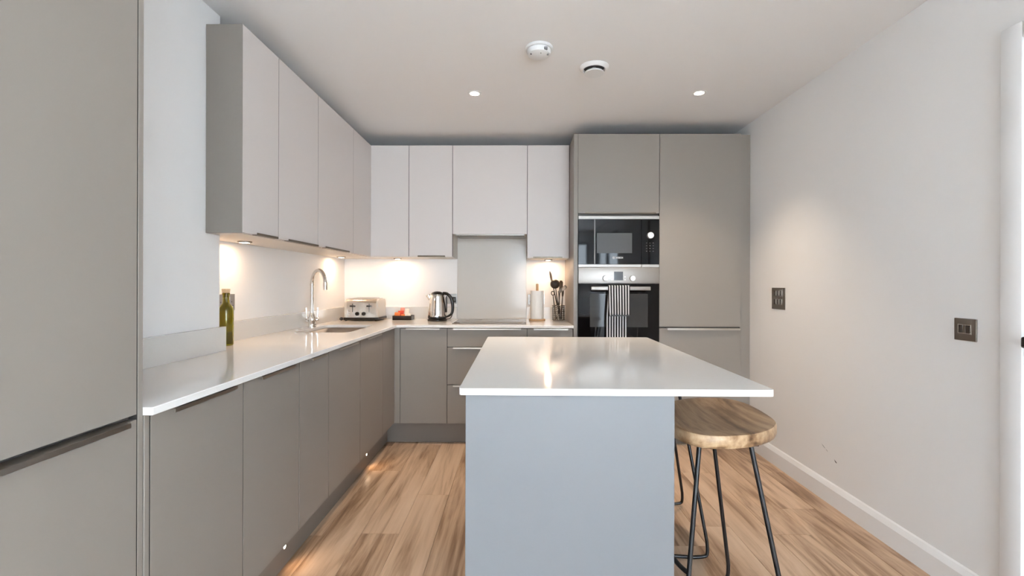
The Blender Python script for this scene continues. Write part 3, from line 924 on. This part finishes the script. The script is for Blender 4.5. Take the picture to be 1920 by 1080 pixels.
for a, b_ in zip(grid, grid[1:]):
    for j in range(NX):
        q = (a[j], a[j + 1], b_[j + 1], b_[j])
        f = bm.faces.new([v[0] for v in q])
        for lp, v in zip(f.loops, q): lp[uvl].uv = (v[1] + 0.004, v[2])
bmesh.ops.recalc_face_normals(bm, faces=bm.faces)
tw = tag(mk('tea_towel', bm, 'towel', None, 60), 'black and white striped tea towel hanging over the oven handle', 'towel')
md = tw.modifiers.new('thick', 'SOLIDIFY'); md.thickness = 0.003; md.offset = 0
B('hem', 'black', tw, (0.663, 0.814, yc - 0.0205, yc - 0.0175, 0.969, 0.977))

# hob
t = thing('induction_hob', 'dark flat glass induction hob set on the worktop', 'hob', (-0.21, 3.74, ZW))
B('glass', 'hob', t, (-0.497, 0.068, 3.505, 3.955, ZW + 0.0003, ZW + 0.005), bev=0.0015, seg=2)
for (cx, cy, r_) in ((-0.36, 3.62, 0.085), (-0.36, 3.85, 0.07), (-0.07, 3.62, 0.07), (-0.07, 3.85, 0.09)):
    bm = bmesh.new()
    lathe(bm, [(r_ - 0.0015, 0.0051), (r_, 0.0051), (r_, 0.0054), (r_ - 0.0015, 0.0054), (r_ - 0.0015, 0.0051)], cx, cy, 40, 'z', ZW)
    mk('zone_ring', bm, 'grey_print', t, 0)

# ================================================================== SOCKETS AND SWITCHES
def wallplate_left(y, z, w_, h_, label):
    t = thing('double_socket', label, 'socket', (XL, y, z))
    B('plate', 'slate', t, (XL + 0.0005, XL + 0.006, y - w_ / 2, y + w_ / 2, z - h_ / 2, z + h_ / 2), bev=0.001, seg=1)
    for s in (-1, 1):
        B('rocker', 'plastic', t, (XL + 0.0062, XL + 0.009, y + s * 0.02 - 0.006, y + s * 0.02 + 0.006, z + 0.012, z + 0.030))
        B('pin_hole', 'black', t, (XL + 0.0058, XL + 0.0066, y + s * 0.045 - 0.002, y + s * 0.045 + 0.002, z - 0.002, z + 0.006), (XL + 0.0058, XL + 0.0066, y + s * 0.045 - 0.014, y + s * 0.045 - 0.007, z - 0.020, z - 0.016), (XL + 0.0058, XL + 0.0066, y + s * 0.045 + 0.007, y + s * 0.045 + 0.014, z - 0.020, z - 0.016))
wallplate_left(2.375, 1.100, 0.146, 0.086, 'steel double socket on the wall behind the green bottle')

def socket_back(xc, zc, label, sides=(-1, 1)):
    t = thing('double_socket', label, 'socket', (xc, YB, zc))
    yb = YB
    B('plate', 'slate', t, (xc - 0.073, xc + 0.073, yb - 0.006, yb - 0.0005, zc - 0.043, zc + 0.043), bev=0.001, seg=1)
    for s in sides:
        B('rocker', 'plastic', t, (xc + s * 0.02 - 0.006, xc + s * 0.02 + 0.006, yb - 0.009, yb - 0.0062, zc + 0.012, zc + 0.030))
        B('pin_hole', 'black', t, (xc + s * 0.045 - 0.002, xc + s * 0.045 + 0.002, yb - 0.0066, yb - 0.0058, zc - 0.002, zc + 0.006), (xc + s * 0.045 - 0.014, xc + s * 0.045 - 0.007, yb - 0.0066, yb - 0.0058, zc - 0.020, zc - 0.016), (xc + s * 0.045 + 0.007, xc + s * 0.045 + 0.014, yb - 0.0066, yb - 0.0058, zc - 0.020, zc - 0.016))
    return t
socket_back(-0.603, 1.070, 'steel double socket on the wall behind the kettle')
socket_back(0.166, 1.068, 'steel double socket on the wall behind the paper towels')

# switches on the right wall
t = thing('grid_switch', 'tall bronze switch plate with six small rockers near the cupboard', 'switch', (XR, 3.06, 1.11))
ya, yb_, za, zb_ = 2.988, 3.136, 1.038, 1.180
B('plate', 'plate', t, (XR - 0.007, XR - 0.0005, ya, yb_, za, zb_), bev=0.0015, seg=1)
for r_ in range(2):
    for c_ in range(3):
        yy = ya + 0.028 + c_ * 0.034
        z_ = za + 0.030 + r_ * 0.058
        m_ = B('rocker', 'rocker', t, (XR - 0.010, XR - 0.0072, yy + 0.002, yy + 0.024, z_ + 0.002, z_ + 0.036), bev=0.001, seg=1)
        B('rocker_edge', 'plateedge', m_, (XR - 0.0104, XR - 0.0072, yy - 0.0015, yy + 0.0015, z_ + 0.002, z_ + 0.036))
t = thing('double_switch', 'square bronze light switch with two rockers beside the door', 'switch', (XR, 1.79, 1.03))
ya, yb_, za, zb_ = 1.748, 1.836, 0.987, 1.072
B('plate', 'plate', t, (XR - 0.006, XR - 0.0005, ya, yb_, za, zb_), bev=0.0015, seg=1)
yc_, zc_ = (ya + yb_) / 2 + 0.001, (za + zb_) / 2 + 0.002
B('bezel', 'plateedge', t, (XR - 0.0075, XR - 0.0061, yc_ - 0.026, yc_ + 0.026, zc_ + 0.0155, zc_ + 0.0175), (XR - 0.0075, XR - 0.0061, yc_ - 0.026, yc_ + 0.026, zc_ - 0.0175, zc_ - 0.0155),
  (XR - 0.0075, XR - 0.0061, yc_ - 0.026, yc_ - 0.024, zc_ - 0.0155, zc_ + 0.0155), (XR - 0.0075, XR - 0.0061, yc_ + 0.024, yc_ + 0.026, zc_ - 0.0155, zc_ + 0.0155))
for s in (-1, 1):
    B('rocker', 'rocker', t, (XR - 0.0085, XR - 0.0062, yc_ + s * 0.015 - 0.009, yc_ + s * 0.015 + 0.009, zc_ - 0.0150, zc_ + 0.0150), bev=0.001, seg=1)
B('centre_bar', 'plate', t, (XR - 0.0078, XR - 0.0062, yc_ - 0.0055, yc_ + 0.0055, zc_ - 0.0150, zc_ + 0.0150))

# ================================================================== THINGS ON THE WORKTOP
Z0 = ZW + 0.0006
# bottle
bx, by = -1.434, 2.255
t = thing('oil_bottle', 'olive green glass bottle with cork beside the pillar', 'bottle', (bx, by, ZW))
bm = bmesh.new()
R_ = 0.0335
outer = [(0, 0.0), (R_ - 0.003, 0.0), (R_, 0.004), (R_, 0.170), (R_ - 0.002, 0.182), (0.024, 0.196), (0.0165, 0.205), (0.0145, 0.215), (0.0145, 0.245), (0.017, 0.247), (0.017, 0.256), (0.013, 0.257)]
inner = [(0.0105, 0.250), (0.0105, 0.215), (0.0125, 0.205), (0.020, 0.193), (R_ - 0.005, 0.180), (R_ - 0.004, 0.168), (R_ - 0.004, 0.007), (0, 0.006)]
lathe(bm, outer + inner, bx, by, 36, 'z', Z0)
mk('glass', bm, 'bottle', t, 50)
bm = bmesh.new()
lathe(bm, [(0, 0.0068), (R_ - 0.0046, 0.0075), (R_ - 0.0046, 0.066), (0, 0.066)], bx, by, 32, 'z', Z0)
mk('oil', bm, 'oil', t, 50)
bm = bmesh.new()
lathe(bm, [(0, 0.235), (0.0098, 0.235), (0.0100, 0.2572), (0.0165, 0.2575), (0.0185, 0.275), (0.017, 0.277), (0, 0.277)], bx, by, 28, 'z', Z0)
mk('cork', bm, 'cork', t, 40)

# toaster
tx0, tx1, ty0, ty1, tz = -1.412, -1.136, 3.752, 3.975, Z0
t = thing('toaster', 'polished four slot toaster with black knobs and base in corner', 'toaster', ((tx0 + tx1) / 2, (ty0 + ty1) / 2, ZW))
bs = B('base', 'black', t, (tx0 - 0.007, tx1 + 0.010, ty0 - 0.012, ty1 + 0.002, tz + 0.006, tz + 0.028), bev=0.006)
for fx in (tx0 + 0.01, tx1 - 0.02):
    for fy in (ty0 + 0.005, ty1 - 0.02):
        bm = bmesh.new(); lathe(bm, [(0, 0), (0.009, 0), (0.010, 0.008), (0, 0.008)], fx, fy, 14, 'z', tz); mk('foot', bm, 'black', bs)
def toast_prof(x):
    """front view outline is boxy, shoulders rounded front to back"""
    r = 0.045
    h0, h1 = tz + 0.028, tz + 0.183
    p = [(ty0, h0), (ty0 + 0.004, h1 - r)]
    for k in range(1, 7):
        a = math.radians(180 - 90 * k / 6)
        p.append((ty0 + 0.004 + r + r * math.cos(a), h1 - r + r * math.sin(a)))
    for k in range(1, 7):
        a = math.radians(90 - 90 * k / 6)
        p.append((ty1 - 0.004 - r + r * math.cos(a), h1 - r + r * math.sin(a)))
    p.append((ty1, h0))
    return p
def toast_shell(name, xa, xb, material, inset=0.0, par=None):
    bm = bmesh.new()
    prof = toast_prof(0)
    cy, cz = (ty0 + ty1) / 2, tz + 0.1
    A, Bv = [], []
    for (yy, zz) in prof:
        yy = cy + (yy - cy) * (1 - inset); zz = tz + 0.028 + (zz - tz - 0.028) * (1 - inset)
        A.append(bm.verts.new((xa, yy, zz))); Bv.append(bm.verts.new((xb, yy, zz)))
    n = len(prof)
    for k in range(n): bm.faces.new((A[k], A[(k + 1) % n], Bv[(k + 1) % n], Bv[k]))
    bm.faces.new(A[::-1]); bm.faces.new(Bv)
    bmesh.ops.recalc_face_normals(bm, faces=bm.faces)
    return mk(name, bm, material, par or t, 30)
toast_shell('body', tx0 + 0.018, tx1 - 0.018, 'toaster')
toast_shell('end_panel', tx0, tx0 + 0.0175, 'toastend', 0.03)
toast_shell('end_panel', tx1 - 0.0175, tx1, 'toastend', 0.03)
for k, yy in enumerate((3.815, 3.855, 3.885, 3.925)):
    B('slot', 'black', t, (tx0 + 0.04 + 0.0, tx1 - 0.04, yy - 0.011, yy + 0.011, tz + 0.1815, tz + 0.1838))
for xs in (tx0 + 0.066, tx1 - 0.074):
    B('lever_slot', 'black', t, (xs - 0.0025, xs + 0.0025, ty0 - 0.001, ty0 + 0.0035, tz + 0.072, tz + 0.140))
    lv = B('lever', 'black', t, (xs - 0.018, xs + 0.018, ty0 - 0.020, ty0 - 0.0012, tz + 0.114, tz + 0.128), bev=0.005)
for xs in (tx0 + 0.105, tx0 + 0.158):
    bm = bmesh.new()
    lathe(bm, [(0, -0.016), (0.012, -0.016), (0.015, -0.012), (0.016, 0.0), (0, 0.0)], xs, ty0 - 0.0003, 24, 'y', tz + 0.058)
    mk('dial', bm, 'black', t)
for k in range(3):
    bm = bmesh.new()
    lathe(bm, [(0, -0.005), (0.0055, -0.005), (0.006, 0.0), (0, 0.0)], tx0 + 0.040, ty0 - 0.0003, 16, 'y', tz + 0.048 + k * 0.017)
    mk('button', bm, 'knob', t)
bm = bmesh.new()
tube(bm, smooth_path([(tx0 - 0.010, ty0 + 0.02, tz + 0.018), (tx0 - 0.030, ty0 + 0.03, tz + 0.022), (tx0 - 0.046, ty0 + 0.055, tz + 0.010), (tx0 - 0.035, ty0 + 0.10, tz + 0.0045), (tx0 - 0.03, ty1 - 0.03, tz + 0.0045)], 6), 0.0035, 8)
mk('cable', bm, 'black', t)
bm = bmesh.new()
lathe(bm, [(0, -0.008), (0.011, -0.006), (0.014, 0), (0.011, 0.008), (0, 0.010)], tx0 - 0.030, ty0 + 0.010, 18, 'y', tz + 0.0150)
mk('plug', bm, 'black', t)

# tray with sachets
a0, a1, b0, b1 = -1.044, -0.886, 3.845, 3.965
t = thing('tea_tray', 'small black tray between the toaster and the kettle', 'tray', ((a0 + a1) / 2, (b0 + b1) / 2, ZW))
B('base', 'tray', t, (a0, a1, b0, b1, Z0, Z0 + 0.005), bev=0.001, seg=1)
for bb in ((a0, a1, b0, b0 + 0.005, Z0 + 0.005, Z0 + 0.036), (a0, a1, b1 - 0.005, b1, Z0 + 0.005, Z0 + 0.036), (a0, a0 + 0.005, b0 + 0.005, b1 - 0.005, Z0 + 0.005, Z0 + 0.036), (a1 - 0.005, a1, b0 + 0.005, b1 - 0.005, Z0 + 0.005, Z0 + 0.036)):
    B('side', 'tray', t, bb, bev=0.0008, seg=1)
def sachet(cx, cy, z, w_, h_, d_, tilt, material, label, rz=0.0):
    """little pillow packet standing on its short edge, crimped at both ends"""
    bm = bmesh.new()
    NX_, NZ_ = 6, 8
    def V(u, v, s):
        e = max(0.0, (1 - abs(2 * u - 1) ** 3)) * max(0.0, (1 - abs(2 * v - 1) ** 4))
        return Vector(((u - 0.5) * w_, s * (0.0006 + d_ / 2 * e), v * h_))
    F_ = {}
    for s in (-1, 1):
        for i in range(NX_ + 1):
            for j in range(NZ_ + 1): F_[s, i, j] = bm.verts.new(V(i / NX_, j / NZ_, s))
        for i in range(NX_):
            for j in range(NZ_):
                q = [F_[s, i, j], F_[s, i + 1, j], F_[s, i + 1, j + 1], F_[s, i, j + 1]]
                bm.faces.new(q if s < 0 else q[::-1])
    rim = [(i, 0) for i in range(NX_)] + [(NX_, j) for j in range(NZ_)] + [(i, NZ_) for i in range(NX_, 0, -1)] + [(0, j) for j in range(NZ_, 0, -1)]
    for k in range(len(rim)):
        p, q = rim[k], rim[(k + 1) % len(rim)]
        bm.faces.new((F_[(1,) + p], F_[(1,) + q], F_[(-1,) + q], F_[(-1,) + p]))
    mt = Matrix.Translation((cx, cy, z)) @ Matrix.Rotation(rz, 4, 'Z') @ Matrix.Rotation(tilt, 4, 'X')
    bmesh.ops.transform(bm, matrix=mt, verts=bm.verts)
    bmesh.ops.recalc_face_normals(bm, faces=bm.faces)
    return tag(mk('sachet', bm, material, None, 50), label, 'sachet', 'drink sachets in the tray')
zf = Z0 + 0.0055
sachet(-1.012, 3.868, zf, 0.045, 0.062, 0.010, -0.42, 'orange', 'orange sachet leaning at the toaster end of the tray', 0.08)
sachet(-0.992, 3.886, zf, 0.050, 0.075, 0.010, -0.40, 'red', 'red sachet leaning behind the orange one in the tray', -0.12)
sachet(-0.981, 3.910, zf, 0.036, 0.098, 0.010, -0.30, 'pink', 'tall pink sachet standing in the tray', 0.0)
sachet(-0.937, 3.880, zf, 0.036, 0.095, 0.009, -0.42, 'cream', 'tall cream sachet standing in the tray', 0.0)
sachet(-0.914, 3.862, zf, 0.034, 0.052, 0.009, -0.42, 'cream', 'short cream sachet leaning at the kettle end of the tray', -0.1)
sachet(-0.962, 3.860, zf, 0.034, 0.045, 0.008, -0.42, 'orange', 'small orange sachet lying low in the middle of tray', 0.06)

# kettle
kx, ky = -0.660, 3.800
t = thing('kettle', 'polished steel kettle with black handle on a black base', 'kettle', (kx, ky, ZW))
bm = bmesh.new()
lathe(bm, [(0, 0), (0.078, 0), (0.080, 0.004), (0.078, 0.014), (0.066, 0.018), (0, 0.018)], kx, ky, 40, 'z', Z0)
mk('power_base', bm, 'black', t)
bm = bmesh.new()
lathe(bm, [(0, 0.0185), (0.070, 0.0185), (0.076, 0.022), (0.077, 0.034), (0.0765, 0.036), (0, 0.036)], kx, ky, 40, 'z', Z0)
mk('foot_ring', bm, 'black', t)
bm = bmesh.new()
lathe(bm, [(0, 0.0362), (0.0762, 0.0362), (0.0762, 0.042), (0.0745, 0.09), (0.069, 0.15), (0.0615, 0.200), (0.060, 0.212), (0.057, 0.217), (0, 0.217)], kx, ky, 48, 'z', Z0)
bd = mk('body', bm, 'chrome', t)
bm = bmesh.new()      # spout lip on the left
lp = [(kx - 0.058, ky, Z0 + 0.172), (kx - 0.070, ky, Z0 + 0.196), (kx - 0.077, ky, Z0 + 0.212)]
tube(bm, lp, [0.012, 0.017, 0.020], 14)
mk('spout', bm, 'chrome', bd)
bm = bmesh.new()
lathe(bm, [(0, 0.2174), (0.050, 0.2174), (0.051, 0.222), (0.042, 0.233), (0.020, 0.241), (0, 0.2425)], kx, ky, 32, 'z', Z0)
mk('lid', bm, 'black', t)
bm = bmesh.new()
hp = smooth_path([(kx + 0.050, ky - 0.015, Z0 + 0.226), (kx + 0.082, ky - 0.02, Z0 + 0.222), (kx + 0.112, ky - 0.02, Z0 + 0.195), (kx + 0.128, ky - 0.02, Z0 + 0.145), (kx + 0.130, ky - 0.02, Z0 + 0.095), (kx + 0.122, ky - 0.02, Z0 + 0.062), (kx + 0.098, ky - 0.016, Z0 + 0.042), (kx + 0.070, ky - 0.01, Z0 + 0.032)], 6)
tube(bm, hp, [0.013 - 0.006 * max(0, (i / len(hp) - 0.45) / 0.55) for i in range(len(hp))], 12)
mk('handle', bm, 'black', t)
bm = bmesh.new()
box(bm, kx + 0.074, kx + 0.083, ky - 0.025, ky - 0.008, Z0 + 0.07, Z0 + 0.205, 0.003)
mk('water_gauge', bm, 'black', t)
# its plug and flex at the socket
bm = bmesh.new()
box(bm, -0.580, -0.534, YB - 0.040, YB - 0.0070, 1.038, 1.086, 0.006)
tube(bm, smooth_path([(-0.557, YB - 0.030, 1.040), (-0.557, YB - 0.034, 1.005), (-0.560, YB - 0.038, 0.95), (-0.575, YB - 0.06, Z0 + 0.010), (-0.60, YB - 0.10, Z0 + 0.0045), (-0.62, ky + 0.081, Z0 + 0.0045)], 6), 0.0035, 8)
tag(mk('mains_plug', bm, 'black', None), 'black mains plug with flex in the socket behind the kettle', 'plug')

# paper towel on its holder
px_, py_ = 0.166, 3.850
t = thing('paper_towel_holder', 'pale wooden paper towel holder standing beside the hob', 'towel holder', (px_, py_, ZW))
bm = bmesh.new(); lathe(bm, [(0, 0), (0.066, 0), (0.067, 0.003), (0.067, 0.012), (0.065, 0.015), (0, 0.015)], px_, py_, 40, 'z', Z0); mk('base', bm, 'bamboo', t)
bm = bmesh.new(); lathe(bm, [(0, 0.0152), (0.011, 0.0152), (0.011, 0.302), (0.009, 0.306), (0, 0.307)], px_, py_, 20, 'z', Z0); mk('post', bm, 'bamboo', t)
bm = bmesh.new()
lathe(bm, [(0.0185, 0.0158), (0.054, 0.0158), (0.0548, 0.018), (0.0548, 0.246), (0.054, 0.249), (0.0185, 0.249), (0.0185, 0.0158)], px_, py_, 44, 'z', Z0)
pr = tag(mk('paper_towel_roll', bm, 'paper', None), 'white paper towel roll on the wooden holder', 'paper roll')
bm = bmesh.new()
tube(bm, [(px_ + 0.0552 * math.cos(-1.0), py_ + 0.0552 * math.sin(-1.0), Z0 + 0.018), (px_ + 0.0552 * math.cos(-1.0), py_ + 0.0552 * math.sin(-1.0), Z0 + 0.246)], 0.0007, 5)
mk('loose_edge', bm, 'paper', pr)

# wire utensil pot and its utensils
ux, uy = 0.345, 3.870
UR, UHh = 0.052, 0.125
t = thing('utensil_pot', 'chrome wire pot holding dark utensils beside the oven housing', 'utensil pot', (ux, uy, ZW))
bm = bmesh.new(); lathe(bm, [(0, 0), (UR - 0.002, 0), (UR, 0.002), (UR - 0.002, 0.004), (0, 0.004)], ux, uy, 32, 'z', Z0); mk('base', bm, 'steel', t)
for k in range(8):
    z_ = Z0 + 0.006 + (UHh - 0.006) * k / 7
    bm = bmesh.new()
    tube(bm, [(ux + UR * math.cos(2 * math.pi * i / 28), uy + UR * math.sin(2 * math.pi * i / 28), z_) for i in range(28)], 0.0030 if k == 7 else 0.0020, 6, closed=True)
    mk('wire_ring', bm, 'wire', t)
for k in range(14):
    a = 2 * math.pi * k / 14
    bm = bmesh.new()
    tube(bm, [(ux + (UR - 0.003) * math.cos(a), uy + (UR - 0.003) * math.sin(a), Z0 + 0.003), (ux + (UR - 0.003) * math.cos(a), uy + (UR - 0.003) * math.sin(a), Z0 + UHh)], 0.0021, 6)
    mk('wire_upright', bm, 'wire', t)
gu = 'utensils standing in the wire pot'
def utensil(name, label, foot, top, material, head):
    foot, top = Vector(foot), Vector(top)
    t = thing(name, label, 'utensil', foot, gu)
    bm = bmesh.new()
    tube(bm, [foot, foot.lerp(top, 0.5), top], [0.0052, 0.0048, 0.0036], 10)
    mk('shaft', bm, material, t)
    d = (top - foot).normalized()
    head(t, top, d)
    return t
def frame_of(d, facing=Vector((0, -1, 0))):
    z = d
    y = (facing - z * facing.dot(z)).normalized()
    x = y.cross(z)
    return Matrix(((x.x, y.x, z.x, 0), (x.y, y.y, z.y, 0), (x.z, y.z, z.z, 0), (0, 0, 0, 1)))
def blade(outline, thick, material, name, slots=(), facing=Vector((0, -1, 0)), dish=0.0):
    def f(t, top, d):
        bm = bmesh.new()
        slab(bm, outline, list(slots), -thick / 2, thick / 2)
        for v in bm.verts:
            x, y, z = v.co
            v.co = Vector((x, z - dish * (1 - (x / 0.04) ** 2) * math.sin(max(0, min(1, y / 0.09)) * math.pi), y))
        bmesh.ops.transform(bm, matrix=Matrix.Translation(top) @ frame_of(d, facing), verts=bm.verts)
        bmesh.ops.recalc_face_normals(bm, faces=bm.faces)
        mk(name, bm, material, t, 40)
    return f
def ell(cx, cy, rx, ry, n=20):
    return [(cx + rx * math.cos(2 * math.pi * k / n), cy + ry * math.sin(2 * math.pi * k / n)) for k in range(n)]
def ladle_head(rad, facing):
    def f(t, top, d):
        bm = bmesh.new()
        prof = [(rad * math.sin(a), -rad * math.cos(a)) for a in [math.pi / 2 * k / 8 for k in range(9)]]
        prof += [((rad - 0.003) * math.sin(a), -(rad - 0.003) * math.cos(a)) for a in [math.pi / 2 * k / 8 for k in range(8, -1, -1)]]
        tmp = bmesh.new(); lathe(tmp, prof, 0, 0, 24)
        q = Vector(facing).normalized().to_track_quat('Z', 'Y')
        absorb(bm, tmp, Matrix.Translation(top + d * 0.018 - Vector(facing).normalized() * 0.002) @ q.to_matrix().to_4x4())
        mk('bowl', bm, 'dark_utensil', t, 40)
    return f
zf = Z0 + 0.009
utensil('serving_spoon', 'tall dark spoon rising highest from the wire pot', (ux + 0.016, uy + 0.012, zf), (ux - 0.055, uy + 0.016, Z0 + 0.335), 'dark_utensil',
        blade(ell(0, 0.034, 0.013, 0.048), 0.004, 'steel', 'spoon_bowl', facing=Vector((-0.75, -0.6, 0))))
utensil('ladle', 'dark round ladle leaning out of the wire pot', (ux + 0.012, uy - 0.012, zf), (ux - 0.028, uy - 0.016, Z0 + 0.288), 'dark_utensil', ladle_head(0.040, (0.12, 0.85, 0.30)))
utensil('masher', 'dark looped masher low in the wire pot', (ux - 0.020, uy + 0.001, zf), (ux - 0.046, uy - 0.004, Z0 + 0.212), 'dark_utensil',
        blade(ell(0, 0.016, 0.016, 0.020), 0.005, 'dark_utensil', 'head', slots=[ell(0, 0.016, 0.010, 0.013)], facing=Vector((0.3, -0.9, 0))))
utensil('pasta_server', 'dark pasta server upright in the wire pot', (ux - 0.006, uy + 0.036, zf), (ux + 0.016, uy + 0.036, Z0 + 0.250), 'dark_utensil',
        blade([(-0.008, 0), (0.008, 0), (0.017, 0.03), (0.018, 0.07), (0.008, 0.085), (-0.008, 0.085), (-0.016, 0.07), (-0.015, 0.03)], 0.008, 'dark_utensil', 'head', dish=0.012, facing=Vector((-0.7, -0.6, 0))))
utensil('slotted_turner', 'slotted steel turner tilted towards the oven housing', (ux + 0.010, uy - 0.030, zf), (ux - 0.002, uy - 0.047, Z0 + 0.236), 'dark_utensil',
        lambda t, top, d: blade([(-0.010, -0.004), (0.010, -0.004), (0.015, 0.03), (0.015, 0.074), (0.010, 0.082), (-0.010, 0.082), (-0.015, 0.074), (-0.015, 0.03)], 0.003, 'turner', 'blade',
                                slots=[rrect(-0.010, -0.006, 0.033, 0.072, 0.0018, 3), rrect(-0.002, 0.002, 0.033, 0.072, 0.0018, 3), rrect(0.006, 0.010, 0.033, 0.072, 0.0018, 3)])(t, top, Vector((0.76, 0.02, 0.62)).normalized()))
utensil('spatula', 'dark slim spatula upright beside the pasta server', (ux + 0.020, uy - 0.002, zf), (ux + 0.034, uy + 0.002, Z0 + 0.200), 'dark_utensil',
        blade([(-0.006, 0), (0.006, 0), (0.012, 0.02), (0.012, 0.05), (-0.012, 0.05), (-0.012, 0.02)], 0.004, 'dark_utensil', 'head', facing=Vector((-0.8, -0.5, 0))))

# ================================================================== BAR STOOLS
SZ = 0.742
sc = Vector((0.69, 1.63, 0))
t = thing('bar_stool', 'bar stool with wooden seat and black rod legs under island overhang, door side', 'stool', sc, 'wooden bar stools along the island')
outline = [(.60, 1.400), (.70, 1.413), (.78, 1.452), (.84, 1.508), (.875, 1.575), (.890, 1.70), (.885, 1.80), (.850, 1.868), (.76, 1.885), (.66, 1.855), (.56, 1.77), (.508, 1.66), (.500, 1.54), (.535, 1.435)]
loop = [(p.x, p.y) for p in smooth_path([(x, y, 0) for x, y in outline], 6, True)]
cx, cy = 0.69, 1.645
bm = bmesh.new()
levels = []     # (inset scale, z) from bottom centre up round the rim to the dished top
def ring(s, z, dish=0.0):
    return [bm.verts.new((cx + (x - cx) * s, cy + (y - cy) * s, z)) for x, y in loop]
spec = [(0.94, SZ - 0.043), (0.985, SZ - 0.040), (1.0, SZ - 0.032), (1.0, SZ - 0.008), (0.985, SZ - 0.001), (0.96, SZ), (0.85, SZ - 0.004), (0.6, SZ - 0.010), (0.3, SZ - 0.013)]
RG = [ring(s, z) for s, z in spec]
n = len(loop)
for a, b_ in zip(RG, RG[1:]):
    for k in range(n): bm.faces.new((a[k], a[(k + 1) % n], b_[(k + 1) % n], b_[k]))
bm.faces.new(RG[0][::-1])
ctr = bm.verts.new((cx, cy, SZ - 0.014))
for k in range(n): bm.faces.new((RG[-1][k], RG[-1][(k + 1) % n], ctr))
bmesh.ops.recalc_face_normals(bm, faces=bm.faces)
mk('seat', bm, 'seat', t, 50)
zb = SZ - 0.043
r_ = 0.0074
def leg_loop(top_l, top_r, bot_l, bot_r, name='leg_loop'):
    tl, tr, bl, br = Vector(top_l), Vector(top_r), Vector(bot_l), Vector(bot_r)
    pts = [tl]
    def corner(p, q, s, rad):
        d1 = (p - q).normalized(); d2 = (s - q).normalized()
        return smooth_path([q + d1 * rad, q + d1 * rad * 0.32 + d2 * rad * 0.10, q + d1 * rad * 0.10 + d2 * rad * 0.32, q + d2 * rad], 4)
    pts += corner(tl, bl, br, 0.07)
    pts += corner(bl, br, tr, 0.07)
    pts += [tr]
    bm = bmesh.new()
    tube(bm, pts, r_, 12)
    return mk(name, bm, 'iron', t, 60)
fz = r_ + 0.0006
NL = ((.578, 1.468, zb - 0.003), (.739, 1.468, zb - 0.003), (.487, 1.378, fz), (.848, 1.378, fz))
FL = ((.590, 1.785, zb - 0.003), (.745, 1.785, zb - 0.003), (.500, 1.872, fz), (.862, 1.872, fz))
leg_loop(*NL)
leg_loop(*FL)
B('mounting_plate', 'iron', t, (.56, .755, 1.448, 1.488, zb - 0.0035, zb - 0.0005), (.575, .760, 1.765, 1.805, zb - 0.0035, zb - 0.0005))
def onleg(a, b_, z):
    a, b_ = Vector(a), Vector(b_)
    return a.lerp(b_, (z - a.z) / (b_.z - a.z))
fa, fb = onleg(NL[0], NL[2], 0.315), onleg(FL[0], FL[2], 0.315)
bm = bmesh.new()
tube(bm, smooth_path([fa, fa.lerp(fb, 0.15) + Vector((-0.020, 0, 0)), fa.lerp(fb, 0.5) + Vector((-0.034, 0, 0)), fa.lerp(fb, 0.85) + Vector((-0.020, 0, 0)), fb], 6), r_, 12)
mk('footrest', bm, 'iron', t, 60)
s2 = copy_tree(t, (sc.x + 0.02, sc.y + 0.655, 0), -0.10)
tag(s2, 'bar stool with wooden seat and black rod legs under island overhang, oven side', 'stool', 'wooden bar stools along the island')
